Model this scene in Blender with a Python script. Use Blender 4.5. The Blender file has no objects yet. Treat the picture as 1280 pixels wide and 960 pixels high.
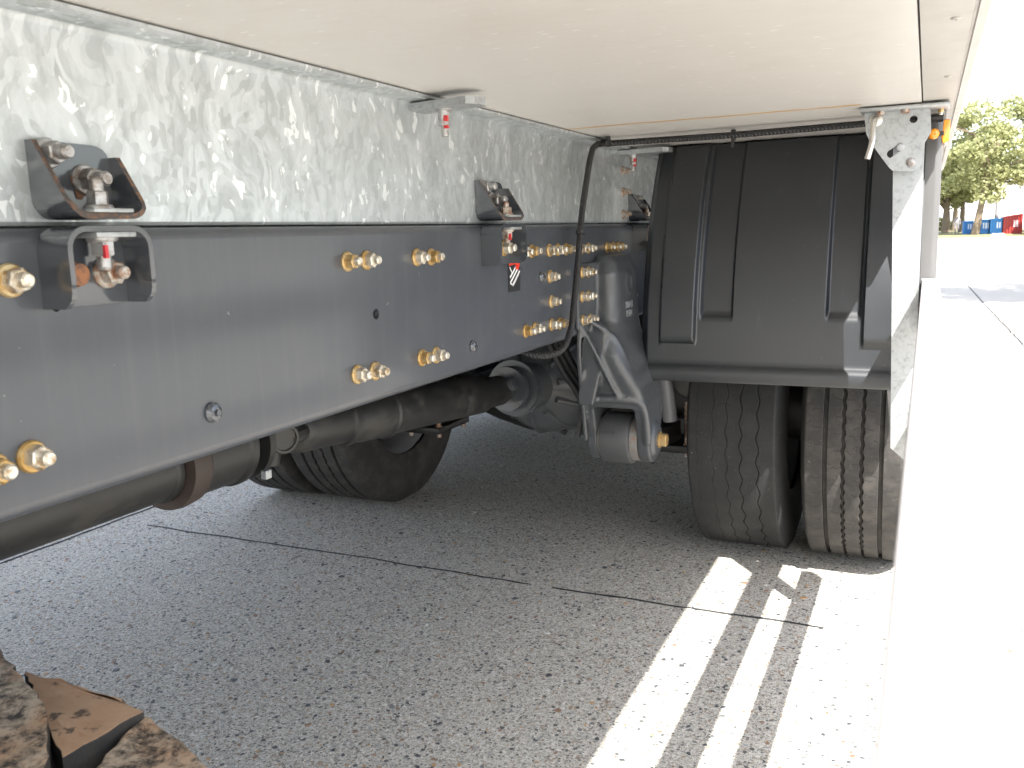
import bpy, bmesh, math, random
from mathutils import Vector, Matrix, noise
from mathutils.geometry import tessellate_polygon
random.seed(7)
S = bpy.context.scene
COL = S.collection
PI = math.pi

# ------------------------------------------------------------------ camera
cam = bpy.data.cameras.new('camera'); camo = bpy.data.objects.new('camera', cam); COL.objects.link(camo)
RX = Vector((0.90685613, -0.04293543, 0.41924755)).normalized()
RY = Vector((0.42033671, 0.16409298, -0.89240716)).normalized()
RZ = RX.cross(RY).normalized(); RY = RZ.cross(RX)
R3 = Matrix((RX, RY, RZ))
camo.matrix_world = Matrix.Translation((0, 0, 1)) @ R3.to_4x4()
FPX = 1104.0
cam.sensor_width = 36; cam.lens = 36 * FPX / 1280
cam.clip_start = 0.02; cam.clip_end = 3000
cam.dof.use_dof = True; cam.dof.focus_distance = 1.9; cam.dof.aperture_fstop = 13.0
S.camera = camo

def at(px, py, ax, val):
    """point where the sight line of a photograph pixel meets the plane axis=val"""
    r = R3 @ Vector((px - 640, -(py - 480), -FPX)); c = Vector((0, 0, 1))
    return c + r * ((val - c[ax]) / r[ax])

# ------------------------------------------------------------------ light
SUN = Vector((0.48, -0.62, 1.0)).normalized()
sl = bpy.data.lights.new('sun', 'SUN'); sl.energy = 4.6; sl.angle = math.radians(0.5); sl.color = (1, 0.965, 0.92)
so = bpy.data.objects.new('sun', sl); COL.objects.link(so); so.location = (6, -8, 12)
so.rotation_euler = SUN.to_track_quat('Z', 'Y').to_euler()
W = bpy.data.worlds.new('World'); S.world = W; W.use_nodes = True
wn = W.node_tree; sky = wn.nodes.new('ShaderNodeTexSky'); sky.sky_type = 'NISHITA'; sky.sun_disc = False
sky.sun_elevation = math.asin(SUN.z); sky.sun_rotation = math.atan2(SUN.x, SUN.y)
sky.air_density = 1.0; sky.dust_density = 2.0; sky.ozone_density = 1.0
hs = wn.nodes.new('ShaderNodeHueSaturation'); hs.inputs['Saturation'].default_value = .62; wm = wn.nodes.new('ShaderNodeMix'); wm.data_type = 'RGBA'; wm.blend_type = 'MULTIPLY'; wm.inputs[0].default_value = 1; wm.inputs[7].default_value = (1, .985, .97, 1)
wn.links.new(sky.outputs[0], hs.inputs['Color']); wn.links.new(hs.outputs[0], wm.inputs[6]); wn.links.new(wm.outputs[2], wn.nodes['Background'].inputs[0]); wn.nodes['Background'].inputs[1].default_value = 0.15
S.view_settings.view_transform = 'Standard'; S.view_settings.look = 'None'
S.view_settings.exposure = 2.0; S.view_settings.gamma = 1
S.cycles.max_bounces = 8; S.cycles.diffuse_bounces = 5

# ------------------------------------------------------------------ materials
class NT:
    def __init__(s, name):
        m = s.m = bpy.data.materials.new(name); m.use_nodes = True
        s.t = m.node_tree; s.b = s.t.nodes['Principled BSDF']; s.tc = None
    def co(s, scale=(1, 1, 1), rot=(0, 0, 0), kind='Object'):
        if not s.tc: s.tc = s.t.nodes.new('ShaderNodeTexCoord')
        mp = s.t.nodes.new('ShaderNodeMapping'); mp.inputs['Scale'].default_value = scale; mp.inputs['Rotation'].default_value = rot
        s.t.links.new(s.tc.outputs[kind], mp.inputs[0]); return mp.outputs[0]
    def put(s, inp, v):
        if isinstance(v, (int, float)): inp.default_value = v
        elif isinstance(v, (tuple, list)): inp.default_value = tuple(v) + ((1,) if len(v) == 3 and inp.type == 'RGBA' else ())
        else: s.t.links.new(v, inp)
    def noise(s, vec, scale, detail=4, rough=.6, out=0, dist=0):
        n = s.t.nodes.new('ShaderNodeTexNoise'); s.put(n.inputs['Vector'], vec)
        n.inputs['Scale'].default_value = scale; n.inputs['Detail'].default_value = detail; n.inputs['Roughness'].default_value = rough
        n.inputs['Distortion'].default_value = dist
        return n.outputs[out]
    def voro(s, vec, scale, feat='F1', rnd=1.0):
        n = s.t.nodes.new('ShaderNodeTexVoronoi'); n.feature = feat; s.put(n.inputs['Vector'], vec)
        n.inputs['Scale'].default_value = scale; n.inputs['Randomness'].default_value = rnd; return n
    def ramp(s, fac, stops, interp='LINEAR'):
        n = s.t.nodes.new('ShaderNodeValToRGB'); s.put(n.inputs[0], fac); e = n.color_ramp; e.interpolation = interp
        while len(e.elements) < len(stops): e.elements.new(.5)
        for el, (p, c) in zip(e.elements, stops):
            el.position = p; el.color = (c, c, c, 1) if isinstance(c, (int, float)) else tuple(c) + (1,)
        return n.outputs[0]
    def mix(s, f, a, b, mode='MIX'):
        n = s.t.nodes.new('ShaderNodeMix'); n.data_type = 'RGBA'; n.blend_type = mode
        s.put(n.inputs[0], f); s.put(n.inputs[6], a); s.put(n.inputs[7], b); return n.outputs[2]
    def math(s, op, a, b=0.0, c=0.0):
        n = s.t.nodes.new('ShaderNodeMath'); n.operation = op
        for i, v in enumerate((a, b, c)): s.put(n.inputs[i], v)
        return n.outputs[0]
    def xyz(s, vec):
        n = s.t.nodes.new('ShaderNodeSeparateXYZ'); s.put(n.inputs[0], vec); return n.outputs
    def bump(s, h, strength=.3, dist=.002, prev=None):
        n = s.t.nodes.new('ShaderNodeBump'); s.put(n.inputs['Height'], h)
        n.inputs['Strength'].default_value = strength; n.inputs['Distance'].default_value = dist
        if prev is not None: s.t.links.new(prev, n.inputs['Normal'])
        s.t.links.new(n.outputs[0], s.b.inputs['Normal']); return n.outputs[0]
    def set(s, **k):
        nm = dict(color='Base Color', rough='Roughness', metal='Metallic', coat='Coat Weight', coatr='Coat Roughness', spec='Specular IOR Level', trans='Transmission Weight')
        for a, v in k.items(): s.put(s.b.inputs[nm[a]], v)
        return s.m

def paint(name, c, rough=.35, grain=0.0, dirt=.25, coat=.25):
    n = NT(name); v = n.co()
    a = n.noise(v, 3.5, 6); b = n.noise(v, 60, 4)
    lo = tuple(x * .82 for x in c); hi = tuple(min(1, x * 1.18) for x in c)
    col = n.mix(a, lo, hi)
    dm = n.ramp(n.noise(v, 9, 8, .7), [(.52, 0), (.75, dirt)])
    col = n.mix(dm, col, (c[0] * .5 + .09, c[1] * .5 + .08, c[2] * .5 + .065))
    if name == 'dark_chassis_paint':
        sk_ = n.ramp(n.noise(n.co((9, 42, 1.2)), 1, 5, .7), [(.5, 0), (.8, .2)]); col = n.mix(sk_, col, (.13, .135, .14))
        sp_ = n.math('GREATER_THAN', n.noise(v, 70, 2), .77); col = n.mix(n.math('MULTIPLY', sp_, .5), col, (.28, .28, .27))
    if grain: n.bump(n.noise(v, 260, 3), grain, .001)
    return n.set(color=col, rough=n.math('ADD', n.math('MULTIPLY', b, .12), n.math('ADD', n.math('MULTIPLY', dm, .8), rough - .06)), coat=coat, coatr=.13)

M = {}
M['rail'] = paint('dark_chassis_paint', (.054, .060, .071), .34, .04, .2, .4)
M['bracket'] = paint('gloss_chassis_paint', (.05, .056, .066), .12, .03, .06, 1.0)
M['cast'] = paint('cast_iron_paint', (.055, .060, .066), .34, .5, .35, .3)
M['under'] = paint('grimy_chassis_paint', (.018, .018, .0175), .42, .3, .5, 0)
M['black'] = paint('black_rubber', (.022, .022, .024), .5, .2, .2, 0)
M['bushpaint'] = paint('grimy_bush_paint', (.06, .062, .066), .45, .3, .3, 0)
M['ringpaint'] = paint('brown_grimy_steel', (.045, .032, .026), .6, .5, .4, 0)
M['diffpaint'] = paint('differential_paint', (.072, .078, .084), .38, .5, .5, .3)
M['dark'] = paint('dark_void', (.012, .012, .013), .8, 0, 0, 0)

# galvanised steel with big zinc spangles
def galv(name, bright, spangle=True, scale=1.0):
    n = NT(name); v0 = n.co((1, 1, .55))
    w = n.noise(n.co(), 7 * scale, 3, .6, 1)
    mixv = n.t.nodes.new('ShaderNodeVectorMath'); mixv.operation = 'MULTIPLY_ADD'
    n.put(mixv.inputs[0], w); mixv.inputs[1].default_value = (.11, .11, .11); n.put(mixv.inputs[2], v0)
    vo = n.voro(mixv.outputs[0], 95 * scale); vo2 = n.voro(mixv.outputs[0], 40 * scale)
    r1 = n.xyz(vo.outputs['Color'])[0]; r2 = n.xyz(vo2.outputs['Color'])[1]
    mott = n.noise(n.co((1, 1, .4)), 14, 8, .75)
    soft = n.noise(n.co((1, 1, .5)), 30, 3, .5, 0, 1.2)
    a = n.math('ADD', n.math('MULTIPLY', r1, .15), n.math('ADD', n.math('MULTIPLY', r2, .17), n.math('ADD', n.math('MULTIPLY', mott, .60), n.math('MULTIPLY', soft, .42))))
    g = bright
    col = n.ramp(a, [(.34, (g * .58, g * .62, g * .635)), (.55, (g * .66, g * .71, g * .725)), (.72, (g * .82, g * .88, g * .905)), (.95, (g * .98, g * 1.04, g * 1.07))])
    v3 = n.voro(mixv.outputs[0], 120 * scale); glint = n.math('MULTIPLY', n.math('GREATER_THAN', n.xyz(v3.outputs['Color'])[2], .93), n.math('GREATER_THAN', mott, .49))
    if spangle: col = n.mix(n.math('MULTIPLY', glint, .6), col, (.88, .91, .92))  # bright glints of the zinc flakes painted into the colour
    if not spangle:
        col = n.ramp(mott, [(.25, (g * .7, g * .74, g * .76)), (.75, (g * 1.0, g * 1.04, g * 1.06))])
        sp = n.ramp(n.noise(n.co(), 120, 3), [(.3, .75), (.5, 1.0)]); col = n.mix(1.0, col, sp, 'MULTIPLY')
        n.bump(n.noise(n.co(), 90, 5), .25, .001)
    else:
        n.bump(n.math('ADD', a, n.math('MULTIPLY', n.noise(n.co(), 160, 3), .25)), .22, .0015)
    return n.set(color=col, rough=n.ramp(r1, [(0, .5), (1, .3)]), metal=.55)
M['galv'] = galv('spangled_galvanised_steel', .60)
M['galvp'] = galv('dull_galvanised_steel', .46, False)

def whitefloor():
    n = NT('white_floor_laminate'); v = n.co()
    base = n.mix(n.noise(v, 1.6, 5), (.56, .54, .51), (.65, .635, .61))
    st = n.voro(n.co((11, 60, 1)), 2.2); f = n.math('LESS_THAN', st.outputs['Distance'], .13)
    pick = n.math('GREATER_THAN', n.xyz(st.outputs['Color'])[0], .62)
    near = n.ramp(n.noise(v, 2.3, 2), [(.40, .15), (.55, 1)])
    base = n.mix(n.math('MULTIPLY', n.math('MULTIPLY', f, pick), near), base, (.92, .91, .90))
    sm = n.ramp(n.noise(n.co((1, 6, 1)), 14, 6, .7), [(.5, 0), (.8, .3)])
    base = n.mix(sm, base, (.5, .47, .42))
    base = n.mix(n.ramp(n.noise(v, 3.1, 8, .75), [(.5, 0), (.8, .35)]), base, (.46, .42, .36))
    x, y, z = n.xyz(v)
    wob = n.math('MULTIPLY', n.math('SUBTRACT', n.noise(n.co((1, 0, 0)), 4, 2), .5), .035)
    d = n.math('ABSOLUTE', n.math('ADD', n.math('SUBTRACT', y, 1.942), wob))
    line = n.ramp(d, [(0, 1), (.005, .9), (.011, 0)])
    gate = n.ramp(n.noise(n.co((1, 0, 0)), 7, 4), [(.34, .35), (.48, 1)])
    rng = n.math('MULTIPLY', n.math('GREATER_THAN', x, -.82), n.math('LESS_THAN', x, -.13))
    base = n.mix(n.math('MULTIPLY', n.math('MULTIPLY', line, gate), rng), base, (.60, .33, .05))
    return n.set(color=base, rough=.42, coat=.1)
M['floor'] = whitefloor()
M['alu'] = paint('white_aluminium_trim', (.40, .385, .36), .45, 0, .25, 0)
M['boxwhite'] = paint('white_box_paint', (.8, .8, .8), .35, 0, .1, .2)
M['guard'] = paint('pale_anodised_rail', (.5, .49, .5), .34, 0, .1, 0)

def concrete():
    n = NT('exposed_aggregate_concrete'); v = n.co(); w = n.noise(v, 60, 2, .5, 1)
    mv = n.t.nodes.new('ShaderNodeVectorMath'); mv.operation = 'MULTIPLY_ADD'; n.put(mv.inputs[0], w)
    mv.inputs[1].default_value = (.006, .006, .006); n.put(mv.inputs[2], v); vv = mv.outputs[0]
    big = n.noise(v, .9, 5); fine = n.noise(v, 420, 4, .8)
    col = n.mix(big, (.43, .405, .35), (.55, .52, .46))
    col = n.mix(n.ramp(fine, [(.36, .75), (.52, 0)]), col, (.12, .115, .105))
    col = n.mix(n.ramp(fine, [(.6, 0), (.7, .6)]), col, (.6, .59, .57))
    gr = n.noise(vv, 150, 3, .7); col = n.mix(n.ramp(gr, [(.36, .8), (.47, 0)]), col, (.15, .142, .122)); col = n.mix(n.ramp(gr, [(.56, 0), (.66, .8)]), col, (.72, .70, .66))
    for sc, th, pk, amt in ((250, .36, .45, .8), (120, .33, .5, .85), (62, .27, .62, .9)):
        vo = n.voro(vv, sc); c = n.xyz(vo.outputs['Color'])
        m = n.math('MULTIPLY', n.ramp(vo.outputs['Distance'], [(th, 1), (th + .06, 0)]), n.math('GREATER_THAN', c[0], pk))
        stone = n.ramp(c[1], [(0, (.05, .055, .06)), (.26, (.11, .11, .11)), (.45, (.2, .16, .12)), (.6, (.26, .27, .26)), (.75, (.30, .20, .12)), (.9, (.5, .48, .45))], 'CONSTANT')
        col = n.mix(n.math('MULTIPLY', m, amt), col, stone)
    n.bump(n.math('ADD', fine, n.voro(vv, 120).outputs['Distance']), .5, .002)
    return n.set(color=col, rough=.8)
M['ground'] = concrete()
M['tar'] = paint('bitumen_joint', (.02, .02, .021), .7, .3, .1, 0)
M['patch'] = paint('worn_joint_patch', (.2, .17, .15), .8, .4, .3, 0)
for k, c in dict(stone_dark=(.05, .055, .062), stone_brown=(.20, .12, .08), stone_ochre=(.36, .22, .1), stone_pale=(.5, .48, .45), stone_grey=(.15, .155, .15)).items():
    M[k] = paint(k, c, .5, 0, 0, 0)

def tyre_mat(name, c, dust, sipes, sx):
    n = NT(name); v = n.co(); x, y, z = n.xyz(v)
    th = n.math('MULTIPLY', n.math('ARCTAN2', z, y), sipes / (2 * PI))
    wob = n.math('MULTIPLY', n.noise(n.co((45, 3, 3)), 1, 2), .8)
    cell = n.math('FLOOR', n.math('MULTIPLY', x, sx))
    off = n.math('FRACT', n.math('MULTIPLY', n.math('SINE', n.math('MULTIPLY', cell, 12.9)), 43.7))
    fr = n.math('FRACT', n.math('ADD', n.math('ADD', th, wob), off))
    s = n.math('LESS_THAN', n.math('ABSOLUTE', n.math('SUBTRACT', fr, .5)), .032)
    gate = n.math('GREATER_THAN', n.noise(v, 22, 3), .40)
    rr = n.math('SQRT', n.math('ADD', n.math('MULTIPLY', y, y), n.math('MULTIPLY', z, z)))
    s = n.math('MULTIPLY', n.math('MULTIPLY', s, gate), n.math('GREATER_THAN', rr, .425))
    d = n.noise(v, 16, 8, .7)
    col = n.mix(d, c, tuple(a * 1.35 for a in c))
    col = n.mix(n.ramp(d, [(.45, 0), (.8, dust)]), col, (.24, .21, .18))
    col = n.mix(n.math('MULTIPLY', n.math('GREATER_THAN', n.noise(v, 190, 2), .73), .6), col, (.3, .28, .25))
    col = n.mix(n.math('MULTIPLY', s, .75), col, (.012, .012, .012))
    n.bump(n.math('SUBTRACT', n.math('MULTIPLY', n.noise(v, 240, 4), .4), s), .5, .0016)
    return n.set(color=col, rough=.72)
M['tyre_in'] = tyre_mat('worn_tyre_rubber', (.011, .0115, .012), .06, 46, 27)
M['tyre_out'] = tyre_mat('dusty_tyre_rubber', (.024, .0225, .021), .22, 58, 19)

def mudguard_mat():
    n = NT('black_moulded_plastic'); v = n.co(); x, y, z = n.xyz(v)
    d = n.noise(v, 5, 8, .7)
    col = n.mix(d, (.007, .0095, .0135), (.012, .0155, .020))
    e = n.ramp(n.math('ABSOLUTE', n.math('ADD', x, .634)), [(0, 1), (.0035, 0)])
    sc = n.math('MULTIPLY', n.math('MULTIPLY', e, n.ramp(n.noise(v, 90, 5, .8), [(.46, 0), (.6, 1)])), n.math('GREATER_THAN', z, .78))
    sp = n.math('GREATER_THAN', n.noise(v, 55, 3, .7), .74)
    col = n.mix(n.math('MULTIPLY', sp, .35), col, (.3, .3, .29)); col = n.mix(sc, col, (.32, .31, .29))
    st = n.ramp(n.noise(n.co((26, 26, 2.2)), 1, 5, .7), [(.6, 0), (.8, .18)])
    col = n.mix(st, col, (.12, .13, .14))
    n.bump(n.noise(v, 420, 2), .12, .0006)
    return n.set(color=col, rough=n.math('ADD', .36, n.math('MULTIPLY', d, .10)), spec=1.0)
M['mudguard'] = mudguard_mat()

def rusty(name, c, c2, k=.5, rough=.45, metal=.5, sc=90):
    n = NT(name); v0 = n.co(kind='Object'); oi = n.t.nodes.new('ShaderNodeObjectInfo'); va = n.t.nodes.new('ShaderNodeVectorMath'); va.operation = 'ADD'
    n.put(va.inputs[0], v0); n.put(va.inputs[1], n.math('MULTIPLY', oi.outputs['Random'], 40.0)); v = va.outputs[0]
    a = n.math('ADD', n.noise(v, sc, 6, .7), n.math('MULTIPLY', n.math('SUBTRACT', oi.outputs['Random'], .5), .10))
    col = n.mix(n.ramp(a, [(k - .08, 0), (k + .08, 1)]), c, c2)
    n.bump(a, .3, .0008)
    return n.set(color=col, rough=rough, metal=metal)
M['zinc_y'] = rusty('yellow_zinc_plating', (.44, .28, .10), (.56, .44, .25), .55, .35, .6)
M['zinc_w'] = rusty('pale_zinc_plating', (.70, .66, .57), (.34, .24, .13), .55, .3, .6)
M['bolt_grey'] = rusty('weathered_bolt_steel', (.42, .42, .42), (.22, .19, .17), .55, .4, .7)
M['bolt_rust'] = rusty('rusty_bolt_steel', (.30, .13, .06), (.16, .08, .05), .5, .7, .2)
M['bolt_part'] = rusty('part_rusted_bolt_steel', (.46, .44, .40), (.28, .15, .09), .5, .5, .5)
M['redmark'] = rusty('red_torque_paint', (.62, .05, .05), (.5, .03, .04), .5, .5, 0)
M['rustedge'] = rusty('rusted_edge', (.06, .055, .055), (.22, .11, .055), .58, .7, .1, 160)
M['steel'] = rusty('bright_pin_steel', (.62, .61, .58), (.5, .48, .44), .6, .3, .8)
M['bare'] = rusty('bare_worn_steel', (.24, .24, .23), (.28, .13, .08), .6, .55, .4)
M['rim'] = paint('rim_paint', (.18, .18, .19), .4, 0, .4, .1)
M['sticker'] = paint('sticker_black', (.02, .02, .022), .4, 0, 0, 0)
M['white'] = paint('print_white', (.8, .8, .8), .5, 0, 0, 0)
M['red'] = paint('print_red', (.7, .04, .02), .5, 0, 0, 0)
def amber():
    n = NT('amber_lens'); v = n.co(); w = n.noise(v, 90, 3)
    return n.set(color=n.mix(w, (.85, .27, .01), (.95, .38, .03)), rough=.2, coat=.6, trans=.15)
M['amber'] = amber()
def mudtyre():
    n = NT('dried_mud_on_rubber'); v = n.co()
    a = n.noise(v, 48, 8, .75, 0, .2); b = n.noise(v, 9, 5)
    col = n.mix(b, (.44, .33, .22), (.60, .52, .42))
    col = n.mix(n.ramp(n.noise(v, 14, 6), [(.45, 0), (.65, .7)]), col, (.48, .26, .13))
    col = n.mix(n.ramp(a, [(.45, 0), (.62, .95)]), col, (.024, .022, .021))
    n.bump(a, .6, .004); return n.set(color=col, rough=.85)
M['mudtyre'] = mudtyre()
M['mudblack'] = paint('dirty_black_rubber', (.03, .028, .026), .7, .4, .5, 0)
def mudplain():
    n = NT('dried_orange_mud'); v = n.co()
    a = n.noise(v, 34, 8, .75, 0, .3)
    col = n.mix(a, (.42, .23, .12), (.58, .42, .29))
    col = n.mix(n.ramp(n.noise(v, 30, 4), [(.62, 0), (.68, .8)]), col, (.05, .045, .04))
    n.bump(a, .7, .004); return n.set(color=col, rough=.9)
M['mudplain'] = mudplain()
def braid():
    n = NT('braided_conduit'); v = n.co()
    w = n.t.nodes.new('ShaderNodeTexWave'); n.put(w.inputs['Vector'], v); w.inputs['Scale'].default_value = 75; w.bands_direction = 'DIAGONAL'; w.inputs['Distortion'].default_value = 1
    n.bump(w.outputs['Fac'], .8, .002)
    return n.set(color=n.mix(w.outputs['Fac'], (.008, .008, .009), (.03, .03, .032)), rough=.45)
M['conduit'] = braid()
def simple(name, c, c2, sc, rough=.8):
    n = NT(name); v = n.co(); a = n.noise(v, sc, 6, .7); return n.set(color=n.mix(a, c, c2), rough=rough)
M['leaf'] = simple('tree_leaf', (.25, .28, .11), (.44, .44, .24), .8)
M['leaf2'] = simple('tree_leaf_dark', (.18, .2, .08), (.3, .3, .13), .8)
for k in ('leaf', 'leaf2'):
    t = M[k].node_tree; b = t.nodes['Principled BSDF']; tr_ = t.nodes.new('ShaderNodeBsdfTranslucent'); mx = t.nodes.new('ShaderNodeMixShader'); mx.inputs[0].default_value = .45
    t.links.new(b.inputs['Base Color'].links[0].from_socket, tr_.inputs['Color']); t.links.new(b.outputs[0], mx.inputs[1]); t.links.new(tr_.outputs[0], mx.inputs[2]); t.links.new(mx.outputs[0], t.nodes['Material Output'].inputs[0])
M['bark'] = simple('tree_bark', (.12, .09, .06), (.2, .16, .11), 3)
M['grass'] = simple('verge_grass', (.10, .12, .04), (.26, .23, .12), 1.5)
M['bluec'] = simple('blue_container_paint', (.02, .17, .46), (.035, .23, .55), .9, .5)
M['redc'] = simple('red_container_paint', (.30, .02, .02), (.38, .045, .035), .9, .5)
M['greyw'] = simple('grey_wall', (.3, .31, .31), (.42, .42, .41), .3)
M['hall'] = simple('white_hall_cladding', (.72, .73, .75), (.8, .8, .8), .2)
M['upright'] = paint('pale_grey_upright_paint', (.095, .094, .093), .4, 0, .2, 0)
M['pole'] = simple('grey_pole_paint', (.2, .19, .19), (.28, .26, .26), 2, .5)

# ------------------------------------------------------------------ mesh helpers
def link(name, bm, mats, parent=None, smooth=None, loc=None):
    bmesh.ops.recalc_face_normals(bm, faces=bm.faces[:])
    if smooth is not None:
        for f in bm.faces: f.smooth = True
        for e in bm.edges:
            if len(e.link_faces) == 2 and e.calc_face_angle(0) > smooth: e.smooth = False
    me = bpy.data.meshes.new(name); bm.to_mesh(me); bm.free()
    for m in (mats if isinstance(mats, (list, tuple)) else [mats]): me.materials.append(M[m])
    o = bpy.data.objects.new(name, me); COL.objects.link(o)
    if loc is not None: o.location = loc
    adopt(o, parent); return o
WM = {}
def adopt(o, parent):
    if parent is not None:
        o.parent = parent; o.matrix_parent_inverse = WM.get(parent.name, Matrix.Identity(4)).inverted()
def tag(o, label=None, cat=None, group=None, kind=None):
    for k, v in (('label', label), ('category', cat), ('group', group), ('kind', kind)):
        if v: o[k] = v
    return o
def empty(name, loc):
    o = bpy.data.objects.new(name, None); COL.objects.link(o); o.location = loc; o.empty_display_size = .2
    WM[o.name] = Matrix.Translation(loc); return o
def copy_at(src, mat, parent, label=None):
    o = src.copy(); COL.objects.link(o); o.matrix_basis = mat; adopt(o, parent)
    if label: o['label'] = label
    return o
def quadbox(bm, x0, x1, y0, y1, z0, z1, mi=0, bev=0):
    vs = [bm.verts.new((x, y, z)) for x in (x0, x1) for y in (y0, y1) for z in (z0, z1)]
    fs = [bm.faces.new([vs[i] for i in q]) for q in ((0, 1, 3, 2), (4, 6, 7, 5), (0, 4, 5, 1), (2, 3, 7, 6), (0, 2, 6, 4), (1, 5, 7, 3))]
    for f in fs: f.material_index = mi
    if bev:
        es = {e for f in fs for e in f.edges}
        r = bmesh.ops.bevel(bm, geom=list(es), offset=bev, segments=2, affect='EDGES', profile=.5)
        for f in r['faces']: f.material_index = mi
def box(name, a, mat, parent=None, bev=.002):
    bm = bmesh.new(); quadbox(bm, *a, bev=bev); return link(name, bm, mat, parent, .6)
def frame_of(d):
    d = d.normalized(); u = d.cross(Vector((0, 0, 1)) if abs(d.z) < .9 else Vector((1, 0, 0))).normalized(); return u, d.cross(u)
def lathe(bm, c, d, prof, seg=24, mi=0, hexes=()):
    """prof: list of (distance along d, radius); hexes: rows made hexagonal"""
    c = Vector(c); d = Vector(d).normalized(); u, w = frame_of(d); rows = []
    for i, (h, r) in enumerate(prof):
        row = []
        for k in range(seg):
            a = 2 * PI * k / seg; rr = r
            if i in hexes: rr = r * math.cos(PI / 6) / math.cos((a % (PI / 3)) - PI / 6)
            row.append(bm.verts.new(c + d * h + (u * math.cos(a) + w * math.sin(a)) * rr))
        rows.append(row)
    for i, (a, b) in enumerate(zip(rows, rows[1:])):
        for k in range(seg):
            f = bm.faces.new((a[k], a[(k + 1) % seg], b[(k + 1) % seg], b[k])); f.material_index = mi[i] if isinstance(mi, (list, tuple)) else mi
    for row, m in ((rows[0], 0), (rows[-1], -1)):
        if prof[0 if m == 0 else -1][1] > 1e-5:
            f = bm.faces.new(row); f.material_index = mi[m] if isinstance(mi, (list, tuple)) else mi
def tube(bm, pts, r, seg=12, mi=0, sub=6):
    P = [Vector(p) for p in pts]
    if sub and len(P) > 2:
        Q = []
        for i in range(len(P) - 1):
            p0, p1, p2, p3 = P[max(i - 1, 0)], P[i], P[i + 1], P[min(i + 2, len(P) - 1)]
            for k in range(sub):
                t = k / sub
                Q.append(.5 * ((2 * p1) + (p2 - p0) * t + (2 * p0 - 5 * p1 + 4 * p2 - p3) * t * t + (3 * p1 - p0 - 3 * p2 + p3) * t ** 3))
        P = Q + [P[-1]]
    rows = []; u = None
    for i, p in enumerate(P):
        d = (P[min(i + 1, len(P) - 1)] - P[max(i - 1, 0)]).normalized()
        if u is None: u, _ = frame_of(d)
        u = (u - d * u.dot(d)).normalized(); w = d.cross(u)
        rr = r(i / (len(P) - 1)) if callable(r) else r
        rows.append([bm.verts.new(p + (u * math.cos(2 * PI * k / seg) + w * math.sin(2 * PI * k / seg)) * rr) for k in range(seg)])
    for a, b in zip(rows, rows[1:]):
        for k in range(seg):
            bm.faces.new((a[k], a[(k + 1) % seg], b[(k + 1) % seg], b[k])).material_index = mi
    bm.faces.new(rows[0]).material_index = mi; bm.faces.new(rows[-1]).material_index = mi
def circle(cx, cy, r, n=20): return [(cx + r * math.cos(2 * PI * k / n), cy + r * math.sin(2 * PI * k / n)) for k in range(n)]
def plate(bm, ax, v0, v1, outer, holes=(), mi=0, edge_mi=None):
    """flat plate normal to axis ax between v0 (face) and v1, 2D outline in the other two axes, with real holes"""
    loops = [outer] + list(holes)
    def P(p, v):
        return Vector((v, p[0], p[1])) if ax == 0 else Vector((p[0], v, p[1])) if ax == 1 else Vector((p[0], p[1], v))
    flat = [p for l in loops for p in l]
    tris = tessellate_polygon([[Vector((p[0], p[1], 0)) for p in l] for l in loops])
    A = [bm.verts.new(P(p, v0)) for p in flat]; B = [bm.verts.new(P(p, v1)) for p in flat]
    for t in tris:
        bm.faces.new([A[i] for i in t]).material_index = mi; bm.faces.new([B[i] for i in reversed(t)]).material_index = mi
    o = 0
    for l in loops:
        n = len(l)
        for k in range(n):
            a, b = o + k, o + (k + 1) % n
            bm.faces.new((A[a], A[b], B[b], B[a])).material_index = mi if edge_mi is None else edge_mi
        o += n
def extrude_y(bm, prof, y0, y1, closed=True, mi=0, step=None):
    ys = [y0, y1]
    rows = [[bm.verts.new((x, y, z)) for x, z in prof] for y in ys]
    n = len(prof)
    for k in range(n if closed else n - 1):
        bm.faces.new((rows[0][k], rows[0][(k + 1) % n], rows[1][(k + 1) % n], rows[1][k])).material_index = mi
    if closed:
        for r in rows: bm.faces.new(r).material_index = mi
def arc(cx, cy, r, a0, a1, n=6): return [(cx + r * math.cos(math.radians(a0 + (a1 - a0) * k / n)), cy + r * math.sin(math.radians(a0 + (a1 - a0) * k / n))) for k in range(n + 1)]

# ------------------------------------------------------------------ the ground
bm = bmesh.new()
xs = [-400, -60, -12, -4, 0, 4, 12, 60, 400]; ys = [-200, -20, -5, 0, 5, 20, 60, 200, 900]
g = [[bm.verts.new((x, y, 0)) for x in xs] for y in ys]
for j in range(len(ys) - 1):
    for i in range(len(xs) - 1): bm.faces.new((g[j][i], g[j][i + 1], g[j + 1][i + 1], g[j + 1][i]))
tag(link('ground', bm, 'ground'), kind='structure')

def joint(name, pts, w, mat='tar', seed=0, label=None):
    bm = bmesh.new(); rnd = random.Random(seed); prev = None
    for (p, q) in zip(pts, pts[1:]):
        p, q = Vector(p), Vector(q); L = (q - p).length; n = max(2, int(L / .03)); d = (q - p).normalized(); s = Vector((-d.y, d.x))
        for k in range(n + 1):
            c = p.lerp(q, k / n) + s * (noise.noise(Vector((k * .21, seed, 0))) * w * 1.0)
            h = w * (.5 + .45 * noise.noise(Vector((k * .6, seed + 9, 0)))) * (.3 if k in (0, n) else 1)
            row = [bm.verts.new((c.x + s.x * h * t, c.y + s.y * h * t, zz)) for t, zz in ((-1, .0012), (0, .0035), (1, .0012))]
            if prev and k > 0:
                for a in range(2): bm.faces.new((prev[a], prev[a + 1], row[a + 1], row[a]))
            prev = row
    return tag(link(name, bm, mat), kind='structure')
def gp(px, py): p = at(px, py, 2, 0); return (p.x, p.y)
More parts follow.
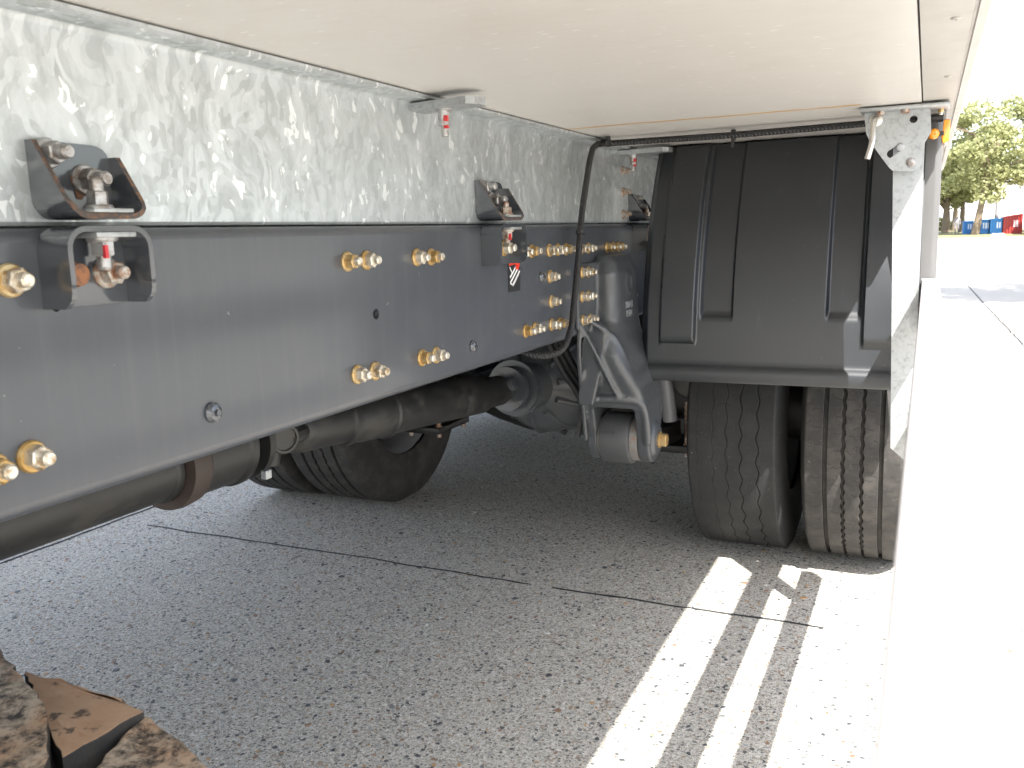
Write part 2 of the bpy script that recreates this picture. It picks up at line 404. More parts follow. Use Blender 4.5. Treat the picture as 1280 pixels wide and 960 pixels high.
joint('pavement_joint', [gp(184, 657), gp(440, 695), gp(664, 731)], .008, seed=1)
joint('pavement_joint', [gp(690, 735), gp(860, 760), gp(1030, 785)], .009, seed=2)
joint('pavement_joint', [(-2.675, .6), gp(0, 705), gp(203, 630), (-2.675, 5.5)], .012, seed=3)
joint('pavement_joint', [(.47, 24), gp(1235, 385), gp(1280, 432), (.86, 4.0)], .018, seed=4)
for k, (px, py, r) in enumerate(((1262, 411, .10), (1256, 404, .06), (1232, 572, .035))):
    c = gp(px, py); bm = bmesh.new()
    vs = [bm.verts.new((c[0] + r * (1 + .4 * noise.noise(Vector((math.cos(a) * 2, math.sin(a) * 2, k)))) * math.cos(a), c[1] + r * 2.0 * (1 + .5 * noise.noise(Vector((math.cos(a) * 2, math.sin(a) * 2, k + 5)))) * math.sin(a) * (.35 if k == 2 else 1), .0018)) for a in [i * PI / 9 for i in range(18)]]
    bm.faces.new(vs); tag(link('pavement_patch', bm, 'patch'), kind='structure')

# pebbles of the exposed aggregate, standing a little proud of the concrete
bm = bmesh.new(); rnd = random.Random(5)
for k in range(9000):
    t = rnd.random(); y = .75 + 3.6 * t * t ** .3; x = rnd.uniform(-3.0, .1) if rnd.random() < .85 else rnd.uniform(.1, 1.2)
    r = (.0022 + .0052 * rnd.random() ** 2.0) * (1.5 if rnd.random() < .08 else 1); e = rnd.uniform(.5, .95); ph = rnd.uniform(0, PI)
    n = 7; ring = []; ring2 = []
    for j in range(n):
        a = 2 * PI * j / n; q = rnd.uniform(.8, 1.15); lx, ly = math.cos(a) * r * q, math.sin(a) * r * e * q
        X = x + lx * math.cos(ph) - ly * math.sin(ph); Y = y + lx * math.sin(ph) + ly * math.cos(ph)
        ring.append(bm.verts.new((X, Y, -.0005))); ring2.append(bm.verts.new((x + (X - x) * .72, y + (Y - y) * .72, .0006 + r * .12)))
    mi = rnd.choices(range(5), (40, 20, 8, 8, 24))[0]
    for j in range(n): bm.faces.new((ring[j], ring[(j + 1) % n], ring2[(j + 1) % n], ring2[j])).material_index = mi
    bm.faces.new(ring2).material_index = mi
tag(link('concrete_pebbles', bm, ['stone_dark', 'stone_brown', 'stone_ochre', 'stone_pale', 'stone_grey']), 'small dark, brown and pale stones showing in the concrete ground', 'pebbles', kind='stuff')

# ------------------------------------------------------------------ the truck
CX = -1.2; YC = 2.86; Y0, Y1 = -4.2, 4.7
truck = tag(empty('box_truck', (CX, YC, 0)), 'box truck seen from under its white floor, grey chassis and twin rear wheels', 'truck')
XW = -.775      # outer face of the near frame rail
XS = -.79       # outer face of the galvanised subframe

# fasteners, all with their axis along local +Z
def fastener(name, mats, fl, hx, st, hexh=.014, stl=.009, dome=True):
    bm = bmesh.new()
    prof = [(0, fl), (.0022, fl), (.0042, fl * .9), (.0045, hx), (.0045 + hexh - .0015, hx), (.0045 + hexh, hx * .86), (.0045 + hexh, st), (.0045 + hexh + stl * .8, st), (.0045 + hexh + stl, st * .75)]
    lathe(bm, (0, 0, 0), (0, 0, 1), prof, 24, [0, 0, 0, 1, 1, 1, 2, 2, 2], hexes=(3, 4, 5))
    o = link(name, bm, mats, None, .5); return o
proto = {}
def bolt(kind, p, d, parent, scale=1.0, label=None):
    spec = dict(yellow=(['zinc_y', 'zinc_w', 'zinc_w'], .0148, .0112, .0066, .012, .009),
                yellow2=(['zinc_y', 'zinc_y', 'zinc_w'], .0148, .0112, .0066, .012, .009),
                grey=(['bolt_grey', 'bolt_grey', 'bolt_grey'], .0150, .0112, .0072, .014, .014),
                part=(['bolt_part', 'bolt_part', 'bolt_part'], .0145, .0112, .0062, .012, .010),
                rust=(['bolt_rust', 'bolt_rust', 'bolt_rust'], .0150, .0122, .0110, .010, .004),
                dark=(['rail', 'rail', 'dark'], .0130, .0060, .0030, .004, .001),
                under=(['under', 'under', 'under'], .0130, .0100, .0060, .010, .007))[kind]
    d = Vector(d).normalized(); rot = d.to_track_quat('Z', 'Y').to_matrix().to_4x4() @ Matrix.Rotation(random.uniform(0, 6), 4, 'Z')
    m = Matrix.Translation(p) @ rot @ Matrix.Scale(scale, 4)
    if kind not in proto:
        o = fastener('bolt', *spec); proto[kind] = o; o.matrix_basis = m; adopt(o, parent)
        if label: o['label'] = label
        return o
    return copy_at(proto[kind], m, parent, label)

# near frame rail: a C section with real holes in its web
ZB, ZT = .745, 1.020
def rail(x, out, holes, name, label):
    """web face at x, open side pointing away from 'out'"""
    t = .008; r = .014; s = out; bm = bmesh.new()
    plate(bm, 0, x, x - s * t, [(Y0 + .1, ZB + r), (Y1 - .1, ZB + r), (Y1 - .1, ZT - r), (Y0 + .1, ZT - r)], [circle(a, b, c, 18) for a, b, c in holes])
    for sg, z in ((-1, ZB), (1, ZT)):
        oc = [(x - s * r + s * r * math.cos(a), z - sg * r + sg * r * math.sin(a)) for a in [PI / 2 * k / 6 for k in range(7)]]
        ic = [(x - s * r + s * (r - t) * math.cos(a), z - sg * r + sg * (r - t) * math.sin(a)) for a in [PI / 2 * k / 6 for k in range(7)]]
        prof = oc + [(x - s * .085, z), (x - s * .085, z - sg * t)] + ic[::-1]
        extrude_y(bm, prof, Y0 + .1, Y1 - .1)
    o = link(name, bm, 'rail', truck, .5); o['label'] = label; return o
near = rail(XW, 1, [(1.159, .884, .0085), (.600, .944, .0055)], 'frame_rail', 'near dark grey frame rail with rows of yellow bolts')
far = rail(CX * 2 - XW, -1, [], 'frame_rail', 'far frame rail in shade')
A, B_, C_, D_ = .968, .903, .846, .7945
rows = [(.514, .8), (.554, .803), (.554, .972), (1.09, A), (1.14, A), (1.288, .967), (1.336, .966), (1.098, .798), (1.146, .796), (1.29, .797), (1.338, .795),
        (1.722, .963), (1.768, .963), (1.868, .962), (1.92, .962), (1.972, .962), (1.87, B_), (1.875, C_),
        (1.726, D_), (1.776, D_), (1.872, .793), (1.922, .791), (2.388, .903), (2.423, .845), (2.429, .783)]
for k, (y, z) in enumerate(rows): bolt('yellow' if k % 3 else 'yellow2', (XW, y, z), (1, 0, 0), near, 1.1 if y < .6 else 1.0)
for y, z, s in ((1.477, .793, .9), (.795, .799, 1.0), (1.817, .905, .9)):
    bm = bmesh.new(); lathe(bm, (XW, y, z), (1, 0, 0), [(0, .013 * s), (.003, .0128 * s), (.007, .0095 * s), (.0085, .0055 * s), (.0082, .0045 * s), (.0115, .0042 * s)], 20, 0, hexes=(4, 5))
    link('plug', bm, 'bracket', near, .5)
# sticker under the second bracket
c0 = at(634, 322, 0, XW); c1 = at(650, 363, 0, XW)
ya, yb, zb, zt = c0.y, c1.y, c1.z, c0.z
st = box('sticker', (XW, XW + .0012, ya, yb, zb, zt), 'sticker', near, 0); st['label'] = 'small black sticker with red blots and white slanted strokes'
bm = bmesh.new()
def stroke(u0, v0, u1, v1, w, mi):
    a = Vector((ya + (yb - ya) * u0, zb + (zt - zb) * v0)); b = Vector((ya + (yb - ya) * u1, zb + (zt - zb) * v1)); d = (b - a).normalized(); n = Vector((-d.y, d.x)) * w
    bm.faces.new([bm.verts.new((XW + .0018 + .0003 * mi, q.x, q.y)) for q in (a - n, b - n, b + n, a + n)]).material_index = mi
for s in ((.12, .42, .62, .70, .0022), (.12, .26, .8, .66, .0022), (.30, .18, .95, .58, .0022), (.40, .20, .88, .50, .0016), (.12, .72, .3, .55, .0014), (.12, .26, .40, .18, .0016)): stroke(*s, 0)
for s in ((.05, .84, .45, .86, .0055), (.5, .9, .95, .78, .007), (.6, .72, .85, .66, .004), (.15, .93, .9, .95, .004)): stroke(*s, 1)
link('sticker_print', bm, ['white', 'red'], near)

# galvanised subframe on the rail
def subframe(xw, s, label):
    bm = bmesh.new(); zb_, zt_ = 1.0225, 1.2295
    prof = [(xw, zb_ + .004), (xw, zt_ - .015)] + [(xw + s * .008 - s * .008 * math.cos(a), zt_ - .015 + .008 * math.sin(a)) for a in (.5, 1.0, 1.5)] + [(xw + s * .034, zt_ - .007), (xw + s * .038, zt_ - .004), (xw + s * .038, zt_), (xw - s * .05, zt_), (xw - s * .05, zt_ - .006), (xw - s * .008, zt_ - .006), (xw - s * .008, zb_ + .006), (xw - s * .05, zb_ + .006), (xw - s * .05, zb_), (xw - s * .003, zb_)]
    extrude_y(bm, prof, Y0 + .15, Y1 - .15)
    o = link('subframe_beam', bm, 'galv', truck, .5); o['label'] = label; return o
sub = subframe(XS, 1, 'near galvanised steel beam with large zinc spangles'); subframe(CX * 2 - XS, -1, 'far galvanised beam in shade')
for z in (1.168, 1.109, 1.047): bolt('part', (XS, 2.46, z), (1, 0, 0), sub, .95)

# U-shaped brackets: an upper one on the subframe, a lower one on the rail
def ubracket(x, y0, y1, zf, ze, D, taper, name):
    """zf: level of the flange, ze: free end of both cheeks"""
    sg = 1 if ze > zf else -1; r = .022; t = .0055
    def path(off):
        a = y0 + off; b = y1 - off; rr = r - off; P = [(a, ze - sg * .0)]
        n = 7
        P = [(a, ze + (zf + sg * r - ze) * k / n) for k in range(n + 1)]
        P += [(a + rr - rr * math.cos(q), zf + sg * r - sg * rr * math.sin(q)) for q in [PI / 2 * k / 6 for k in range(1, 7)]]
        P += [(b - rr + rr * math.sin(q), zf + sg * r - sg * rr * math.cos(q)) for q in [PI / 2 * k / 6 for k in range(0, 7)]]
        P += [(b, zf + sg * r + (ze - (.012 if taper else 0) - zf - sg * r) * k / n) for k in range(1, n + 1)]
        return P
    def dep(z):
        u = abs(z - zf) / abs(ze - zf)
        if taper: return D * (1 - .82 * max(0, (u - .12)) / .88)
        q = max(0, (u - .72) / .28); return D * (1 - .28 * (1 - math.sqrt(max(0, 1 - q * q))))
    bm = bmesh.new(); O = path(0); I = path(t); rows = []
    for (oy, oz), (iy, iz) in zip(O, I):
        d = dep(oz)
        rows.append([bm.verts.new(v) for v in ((x, oy, oz), (x + d, oy, oz), (x + d, iy, iz), (x, iy, iz))])
    for a, b in zip(rows, rows[1:]):
        for k in range(4): bm.faces.new((a[k], a[(k + 1) % 4], b[(k + 1) % 4], b[k])).material_index = 1 if (k == 1 and taper) else 0
    for rr_ in (rows[0], rows[-1]): bm.faces.new(rr_)
    n = len(O); bp = [(p[0], p[1]) for p in I]
    if taper: bp += [(I[-1][0] - .002, I[-1][1] + .004), (I[-1][0] - .006, I[-1][1] + .008), (I[-1][0] - .013, ze - .0012), (I[-1][0] - .02, ze - .0003)]
    plate(bm, 0, x + .006, x + .0005, bp)
    o = link(name, bm, ['bracket', 'rustedge'], truck, .7); return o
for k, (ya_, yb_) in enumerate(((.586, .688), (1.528, 1.652), (2.50, 2.62))):
    lw = ubracket(XW, ya_, yb_, 1.0205, .942, .043, False, 'lower_bracket')
    up = ubracket(XS, ya_ + .012, yb_ + .006, 1.0275, 1.104, .052, True, 'upper_bracket')
    w = yb_ - ya_; ym = (ya_ + yb_) / 2 + .004; xb = XW + .025
    lw['label'] = ('nearest', 'second', 'third')[k] + ' grey bracket bolted to the frame rail'; up['label'] = ('nearest', 'second', 'third')[k] + ' dark bracket with rusty edges bolted to the galvanised beam'
    bolt('grey', (XS + .006, ya_ + .030, 1.092), (1, 0, 0), up); bolt('grey', (XS + .006, ya_ + .070, 1.068), (1, 0, 0), up, 1.05)
    bolt('grey' if k == 0 else 'part', (xb, ym, 1.0375), (0, 0, 1), up, .95)
    for z0, z1, pr in ((1.0335, 1.0375, up), (1.0095, 1.0145, lw)):
        box('washer_plate', (xb - .018, xb + .022, ym - .024, ym + .024, z0, z1), 'galvp', pr, .001)
    nb = bolt('part' if k else 'grey', (xb, ym, 1.0095), (0, 0, -1), lw, 1.0)
    bm = bmesh.new(); quadbox(bm, xb + .0072, xb + .0116, ym - .0072, ym - .0034, .989, 1.002); link('torque_mark', bm, 'redmark', lw)
    bolt('rust', (XW + .006, ya_ + w * .26, .974), (1, 0, 0), lw); bolt('part' if k == 0 else 'yellow', (XW + .006, ya_ + w * .70, .974), (1, 0, 0), lw, 1.12)
    if k == 0:
        bm = bmesh.new(); vs = [bm.verts.new((XS + .0072, .650 + .011 * (1 + .5 * noise.noise(Vector((a, 1, 2)))) * math.cos(a), 1.064 + .013 * (1 + .6 * noise.noise(Vector((a, 4, 2)))) * math.sin(a))) for a in [i * PI / 8 for i in range(16)]]
        bm.faces.new(vs); link('rust_patch', bm, 'bolt_rust', up)

# clamp plates under the floor with their hanging bolts
for k, (p, q, b) in enumerate((((512, 138), (600, 126), (559, 150)), ((755, 194), (838, 187), (790, 200)))):
    a = at(*p, 2, 1.213); c = at(*q, 2, 1.213); d = (c - a).normalized(); n = Vector((-d.y, d.x, 0)); wd = .026; bm = bmesh.new()
    L = (c - a).length
    out = [(-.0, -.6), (.008, -1), (L - .01, -1), (L, -.5), (L, .6), (L - .008, 1), (.008, 1), (0, .5)]
    o2 = [(a.x + d.x * u + n.x * v * wd, a.y + d.y * u + n.y * v * wd) for u, v in out]
    plate(bm, 2, 1.2075, 1.2195, o2)
    bmesh.ops.bevel(bm, geom=[e for e in bm.edges if len(e.link_faces) == 2 and e.calc_face_angle(0) > .6], offset=.0015, segments=1, affect='EDGES')
    cp = link('clamp_plate', bm, 'galvp', truck, .6)
    bp = a + d * L * (.50 if k == 0 else .45); bp.z = 1.2075
    bm = bmesh.new(); lathe(bm, bp, (0, 0, -1), [(0, .0145), (.003, .0145), (.0032, .0105), (.017, .0105), (.018, .0098), (.0185, .0104), (.027, .0104), (.0275, .0062), (.044, .006)], 24, [0] * 7 + [0, 1, 1], hexes=(3, 4, 5, 6))
    link('bolt', bm, ['bolt_grey', 'bare'], cp, .5)
    bm = bmesh.new(); quadbox(bm, bp.x + .0045, bp.x + .0112, bp.y - .0115, bp.y - .006, 1.187, 1.196); quadbox(bm, bp.x + .0045, bp.x + .0112, bp.y - .0115, bp.y - .006, 1.1805, 1.1755); link('torque_mark', bm, 'redmark', cp)

# floor of the box, its aluminium edge and the body above
fl = bmesh.new(); quadbox(fl, -2.40, -.021, Y0, 2.283, 1.2320, 1.245); fl = link('floor_panel', fl, 'floor', truck); fl['label'] = 'front pale floor panel with a thin yellow stain line'
f2 = bmesh.new(); quadbox(f2, -2.40, -.021, 2.286, Y1, 1.2290, 1.245); link('floor_panel', f2, 'floor', truck)
bm = bmesh.new(); extrude_y(bm, [(-.0185, 1.2335), (.037, 1.2335), (.038, 1.237), (.041, 1.237), (.042, 1.2335), (.053, 1.236), (.056, 1.241), (.056, 1.30), (-.0185, 1.30)], Y0, Y1)
sk = link('side_edge_rail', bm, 'alu', truck, .5); sk['label'] = 'pale aluminium rail along the near edge of the floor'
for px, py in ((1195, 22), (1185, 95)):
    p = at(px, py, 2, 1.2335); bm = bmesh.new(); lathe(bm, p, (0, 0, -1), [(-.001, .0058), (.001, .0055), (.0022, .004), (.0026, .0017), (.0012, .0015)], 16, [0, 0, 0, 1, 1]); link('rivet', bm, ['alu', 'under'], sk, .6)
for y in (-1.6, -.9, -.2, .5, 2.45, 3.1, 3.8):
    bm = bmesh.new(); lathe(bm, (.014, y, 1.2335), (0, 0, -1), [(-.001, .0058), (.001, .0055), (.0022, .004), (.0026, .0017), (.0012, .0015)], 16, [0, 0, 0, 1, 1]); link('rivet', bm, ['alu', 'under'], sk, .6)
bm = bmesh.new(); quadbox(bm, -2.455, .054, Y0, Y1, 1.302, 3.7); b_ = link('cargo_box', bm, 'boxwhite', truck); b_['label'] = 'white cargo box above the floor'
bm = bmesh.new(); quadbox(bm, -2.456, -2.402, Y0, Y1, 1.2335, 1.30); link('side_edge_rail', bm, 'alu', truck)

# conduit with ties
bm = bmesh.new()
pr = at(1100, 153, 2, 1.216); pl = at(752, 180, 2, 1.216)
tube(bm, [(.02, pr.y + .01, 1.216), (pr.x, pr.y, 1.216), ((pr.x + pl.x) / 2, (pr.y + pl.y) / 2, 1.2135), (pl.x + .03, pl.y, 1.216), (-.742, 2.105, 1.208), (-.741, 2.062, 1.180), (-.74, 2.022, 1.110), (-.74, 1.989, 1.038), (-.738, 1.958, .946), (-.737, 1.921, .837), (-.738, 1.895, .775), (-.745, 1.845, .735), (-.79, 1.80, .732), (-.88, 1.80, .765)], .0074, 14)
cd = link('cable_conduit', bm, 'conduit', truck, 1); cd['label'] = 'black braided conduit running under the floor and down the rail'
def tie(p, d, name='cable_tie'):
    bm = bmesh.new(); lathe(bm, Vector(p) - Vector(d) * .004, d, [(0, .0095), (0, .0106), (.008, .0106), (.008, .0095)], 16); quadbox(bm, p[0] - .005, p[0] + .005, p[1] - .006, p[1] + .004, p[2] + .008, p[2] + .0145); link(name, bm, 'black', cd, .6)
tie(at(917, 170, 2, 1.2145), (1, 0, 0)); tie((-.716, 2.118, 1.214), (1, 0, 0)); tie((-.739, 1.975, 1.0), (0, .33, 1))
bm = bmesh.new(); quadbox(bm, at(917, 170, 2, 1.2145).x - .0035, at(917, 170, 2, 1.2145).x + .0035, at(917, 170, 2, 1.2145).y - .012, at(917, 170, 2, 1.2145).y - .009, 1.188, 1.222); link('cable_tie', bm, 'black', cd)
bm = bmesh.new(); tube(bm, [(-.72, 2.14, 1.213), (-.735, 2.16, 1.222), (-.77, 2.2, 1.224)], .007, 10); link('cable_conduit', bm, 'conduit', truck, 1)

# ------------------------------------------------------------------ mudguards
def sstep(a, b, v):
    t = max(0, min(1, (v - a) / (b - a))); return t * t * (3 - 2 * t)
def mudguard(x0, x1, flip, label):
    prof = [(2.285, .602), (2.272, .604), (2.268, .610), (2.269, .632), (2.272, .641), (2.281, .646), (2.2855, .652), (2.286, .662)]
    a = 0
    for k in range(1, 71):
        z = .662 + (1.224 - .662) * k / 70; prof.append((2.286 + 1.0 - math.sqrt(1 - max(0, z - .64) ** 2), z))
    prof += [(2.50, 1.2262), (2.56, 1.2268), (3.1, 1.2268), (3.25, 1.20), (3.36, 1.10), (3.42, .95), (3.43, .6)]
    N = 330; xs_ = [x0 + (x1 - x0) * k / N for k in range(N + 1)]
    def h(x, z, y):
        if y > 2.495 or z < .660: return 0
        u = x if not flip else 2 * CX - x
        e = .0038
        def band(a, b, zb_): return sstep(a - e, a + e, u) * (1 - sstep(b - e, b + e, u)) * sstep(zb_ - .007, zb_ + .007, z)
        v = .016 * band(-.634, -.5415, .708) + .016 * band(-.132, .2, .714)
        v -= .015 * band(-.528, -.4485, .775) + .015 * band(-.2165, -.1405, .777)
        v -= .02 * (1 - sstep(-.692, -.668, u))
        return v
    bm = bmesh.new(); F = []; Bk = []
    for i, (y, z) in enumerate(prof):
        p0 = Vector(prof[max(i - 1, 0)]); p1 = Vector(prof[min(i + 1, len(prof) - 1)]); d = (p1 - p0).normalized(); n = Vector((-d.y, d.x))   # outward = -y
        if n.x > 0 and z < 1.1 and y < 2.6: n = -n
        fr, br = [], []
        for x in xs_:
            hh = h(x, z, y)
            yy, zz = y - hh, z
            fr.append(bm.verts.new((x, yy, min(zz, 1.2268))))
        F.append(fr); Bk.append([bm.verts.new((x, y - n.x * .03, z - n.y * .03 if z < 1.15 else z - .03)) for x in (x0, x1)])
    for a, b in zip(F, F[1:]):
        for k in range(N): bm.faces.new((a[k], a[k + 1], b[k + 1], b[k]))
    for a, b, c, d in zip(F, F[1:], Bk, Bk[1:]):
        bm.faces.new((a[0], b[0], d[0], c[0])); bm.faces.new((a[-1], c[-1], d[-1], b[-1])); bm.faces.new((c[0], d[0], d[1], c[1]))
    bm.faces.new((Bk[0][0], Bk[0][1]) + tuple(reversed(F[0]))) if False else None
    for k in range(N): pass
    o = link('mudguard', bm, 'mudguard', truck, .9); o['label'] = label; return o
mudguard(-.690, .020, False, 'near black moulded mudguard with raised and sunken panels')
mudguard(2 * CX - .020, 2 * CX + .690, True, 'far black mudguard in shade')

# ------------------------------------------------------------------ wheels
RT = .434
def tyre_bm(kind):
    hw = .122 if kind == 'worn' else .124; tri = lambda t: 2 * abs((t % 1) - .5) * 2 - 1
    if kind == 'worn': gr = [(.11, .0016, .0012, .0035, .6), (.29, .0018, .0015, .004, .7), (.45, .0024, .003, .0045, 1), (.61, .003, .005, .005, 1), (.80, .003, .005, .005, 1)]; freq = 40
    else: gr = [(.22, .0118, .013, 0, 1), (.405, .0092, .013, .0019, 1), (.595, .0092, .013, .0019, 1), (.785, .0118, .013, 0, 1)]; freq = 80
    NT_ = 360 if kind == 'worn' else 640; bm = bmesh.new(); rows = []
    dx_ = hw - .110; side = [(-.108, .250), (-.120, .275), (-.127, .32), (-.126, .355), (-.120, .395), (-.1135, .418)]
    for k in range(NT_):
        th = 2 * PI * k / NT_; pr = [(x - dx_, r_) for x, r_ in side] + [(-hw, RT - .006), (-hw + .002, RT - .0025), (-hw + .006, RT - .0005)]
        for j, (f, w, dp, amp, _) in enumerate(gr):
            c = -hw + 2 * hw * f + amp * (tri(th * freq / (2 * PI) + j * .37) if kind == 'worn' else math.sin(th * freq + j))
            if kind == 'worn': c += .0012 * noise.noise(Vector((th * 9, j, 0)))
            w2 = w / 2; pr += [(c - w2 - .001, RT), (c - w2, RT - .0008), (c - w2 * .75, RT - dp), (c + w2 * .75, RT - dp), (c + w2, RT - .0008), (c + w2 + .001, RT)]
        pr += [(hw - .006, RT - .0005), (hw - .002, RT - .0025), (hw, RT - .006)] + [(-x + dx_, r) for x, r in reversed(side)]
        cs, sn = math.cos(th), math.sin(th); out = []
        for x, r in pr:
            y, z = r * cs, r * sn
            if z < -RT + .008: z = -RT + .008 - (.0 if r < .36 else 0)   # flattened where it stands
            out.append(bm.verts.new((x, y, z)))
        rows.append(out)
    for k in range(NT_):
        a, b = rows[k], rows[(k + 1) % NT_]
        for j in range(len(a) - 1): bm.faces.new((a[j], a[j + 1], b[j + 1], b[j]))
    return bm
def rim_bm(dish):
    bm = bmesh.new()
    prof = [(-.108, .250), (-.106, .258), (-.098, .258), (-.094, .240), (-.06, .225), (-.02, .21), (.06, .225), (.094, .240), (.098, .258), (.106, .258), (.108, .250), (.09, .232), (.05, .215)]
    s = dish
    lathe(bm, (0, 0, 0), (1, 0, 0), [(x, r) for x, r in prof] + [(.02 * s, .2), (.05 * s, .17), (.07 * s, .14), (.075 * s, .02)], 48)
    for k in range(10):
        a = 2 * PI * k / 10; lathe(bm, (.07 * s, .155 * math.cos(a), .155 * math.sin(a)), (s, 0, 0), [(-.02, .014), (.02, .014), (.026, .011), (.026, .006), (.036, .006)], 12, hexes=(0, 1, 2))
    return bm
def wheel(x, kind, dish, src, label):
    c = (x, YC, RT - .008)
    w = bpy.data.objects.new('wheel', None); COL.objects.link(w); w.location = c; adopt(w, truck); WM[w.name] = Matrix.Translation(c); w['label'] = label
    if src is None:
        t = link('tyre', tyre_bm(kind), 'tyre_in' if kind == 'worn' else 'tyre_out', None, .3); t.location = c; adopt(t, w)
        r = link('rim', rim_bm(dish), 'rim', None, .5); r.location = c; adopt(r, w)
    else:
        t = copy_at(src[0], Matrix.Translation(c), w); r = copy_at(src[1], Matrix.Translation(c), w)
    return t, r
wi = wheel(-.474, 'worn', -1, None, 'near inner wheel, tyre worn smooth with fine zigzag grooves')
wo = wheel(-.155, 'ribbed', -1, None, 'near outer wheel, tyre with four deep grooves')
w3 = wheel(-1.926, 'worn', 1, wo, 'far inner wheel in shade'); w4 = wheel(-2.245, 'ribbed', 1, wo, 'far outer wheel in shade')

# ------------------------------------------------------------------ axle, differential, propshaft
bm = bmesh.new(); lathe(bm, (-2.28, YC, .434), (1, 0, 0), [(0, .10), (.5, .10), (.55, .062), (.8, .065), (.9, .10), (1.02, .13), (1.16, .13), (1.28, .10), (1.36, .065), (1.62, .062), (1.66, .10), (2.16, .10)], 32)
ax = link('axle_housing', bm, 'under', truck, .6)
DX = -1.11
bm = bmesh.new()
dprof = [(0, .198), (.022, .198), (.024, .180), (.06, .177), (.11, .172), (.155, .158), (.19, .132), (.215, .10), (.24, .075), (.33, .062), (.34, .075), (.355, .078), (.36, .05)]
lathe(bm, (DX, 2.74, .525), (0, -1, .02), dprof, 48, 0)
for k in range(10):   # casting ribs
    a = 2 * PI * k / 10 + .2; u = Vector((math.cos(a), 0, math.sin(a)))
    p = Vector((DX, 2.68, .525)) + u * .175; q = Vector((DX, 2.51, .525)) + u * .09
    tube(bm, [p, p.lerp(q, .5) + u * .026, q], .010, 8)
df = link('differential', bm, 'diffpaint', truck, .6)
bm = bmesh.new(); lathe(bm, (DX + .03, 2.75, .525), (0, -1, 0), [(0, .15), (.07, .148), (.12, .135), (.155, .10), (.16, .03)], 40); 
for v in bm.verts: v.co.x = DX + .03 + (v.co.x - DX - .03) * .62; 
link('crown_wheel_cover', bm, 'diffpaint', df, .5)
for k in range(12):
    a = 2 * PI * k / 12 + .13; bolt('under', (DX + .185 * math.cos(a), 2.718, .525 + .185 * math.sin(a)), (0, -1, 0), df, 1.15)
bm = bmesh.new(); ms = at(585, 522, 1, 4.2)
def seg_tube(a, b, ra): return (a, b, ra)
# rear shaft: from the universal joint down to the pinion
a = Vector((-1.15, 1.335, .628)); b = Vector((DX - .005, 2.33, .548)); d = (b - a).normalized(); L = (b - a).length
bm = bmesh.new(); lathe(bm, a, d, [(.02, .030), (.05, .046), (.075, .049), (.20, .049), (.205, .056), (.225, .056), (.23, .052), (.255, .054), (.275, .056), (.36, .056), (.365, .060), (.372, .060), (.376, .055), (.46, .054), (L - .17, .054), (L - .15, .046), (L - .10, .044), (L - .05, .044), (L, .03)], 36)
sh = link('drive_shaft', bm, 'under', truck, .5); sh['label'] = 'rear drive shaft running to the differential'
bm = bmesh.new(); lathe(bm, b + d * .0, d, [(0, .035), (.0, .066), (.018, .068), (.02, .05), (.04, .05), (.042, .084), (.062, .084), (.064, .04)], 32)
for sgn in (-1, 1):
    lathe(bm, b - d * .045 + Vector((0, 0, 0)), (sgn * 1, 0, .5), [(0, .02), (.055, .02), (.058, .015)], 16)
link('pinion_flange', bm, 'cast', sh, .5)
# universal joint with its bearing cap
bm = bmesh.new(); c = Vector((-1.15, 1.325, .636))
lathe(bm, c, (.93, -.35, -.12), [(-.06, .024), (.030, .024), (.034, .030), (.062, .030), (.064, .028), (.064, .023), (.061, .022), (.061, 0.00001)], 28)
lathe(bm, c, (.12, .1, 1), [(-.065, .026), (.065, .026)], 20)
tube(bm, [c + Vector((.045, -.005, -.01)), c + Vector((.04, .045, -.01)), c + Vector((.0, .07, -.01))], .019, 12)
tube(bm, [c + Vector((-.045, -.005, -.01)), c + Vector((-.04, .045, -.01)), c + Vector((.0, .07, -.01))], .019, 12)
link('universal_joint', bm, 'under', sh, .5)
# front shaft with centre bearing and flange rings
a = Vector((-1.15, -1.5, .636)); d = Vector((0, 1, 0))
bm = bmesh.new(); lathe(bm, a, d, [(0, .058), (2.53, .058), (2.535, .062), (2.545, .062), (2.548, .054), (2.585, .054)], 36)
lathe(bm, a, d, [(2.60, .045), (2.60, .070), (2.69, .071), (2.695, .076), (2.71, .076), (2.712, .05), (2.74, .05), (2.742, .074), (2.758, .074), (2.765, .055), (2.80, .04)], 36)
s2 = link('drive_shaft', bm, 'under', truck, .5); s2['label'] = 'front drive shaft with rusty flange ring'
bm = bmesh.new(); lathe(bm, a, d, [(2.548, .05), (2.552, .078), (2.565, .080), (2.592, .077), (2.596, .06)], 36); link('bearing_ring', bm, 'ringpaint', s2, .5)
bm = bmesh.new(); quadbox(bm, -1.079, -1.066, 1.212, 1.228, .575, .592, bev=.002); link('grease_cap', bm, 'galvp', s2)
bm = bmesh.new(); quadbox(bm, -1.35, -.95, 1.15, 1.20, .74, .80, bev=.004); quadbox(bm, -1.24, -1.06, 1.16, 1.19, .70, .745); link('bearing_crossmember', bm, 'under', truck)
for y in (-.6, .35, 1.9, 2.5, 3.3):
    bm = bmesh.new(); quadbox(bm, -1.615, -.785, y, y + .07, .80, .98, bev=.004); link('crossmember', bm, 'under', truck)

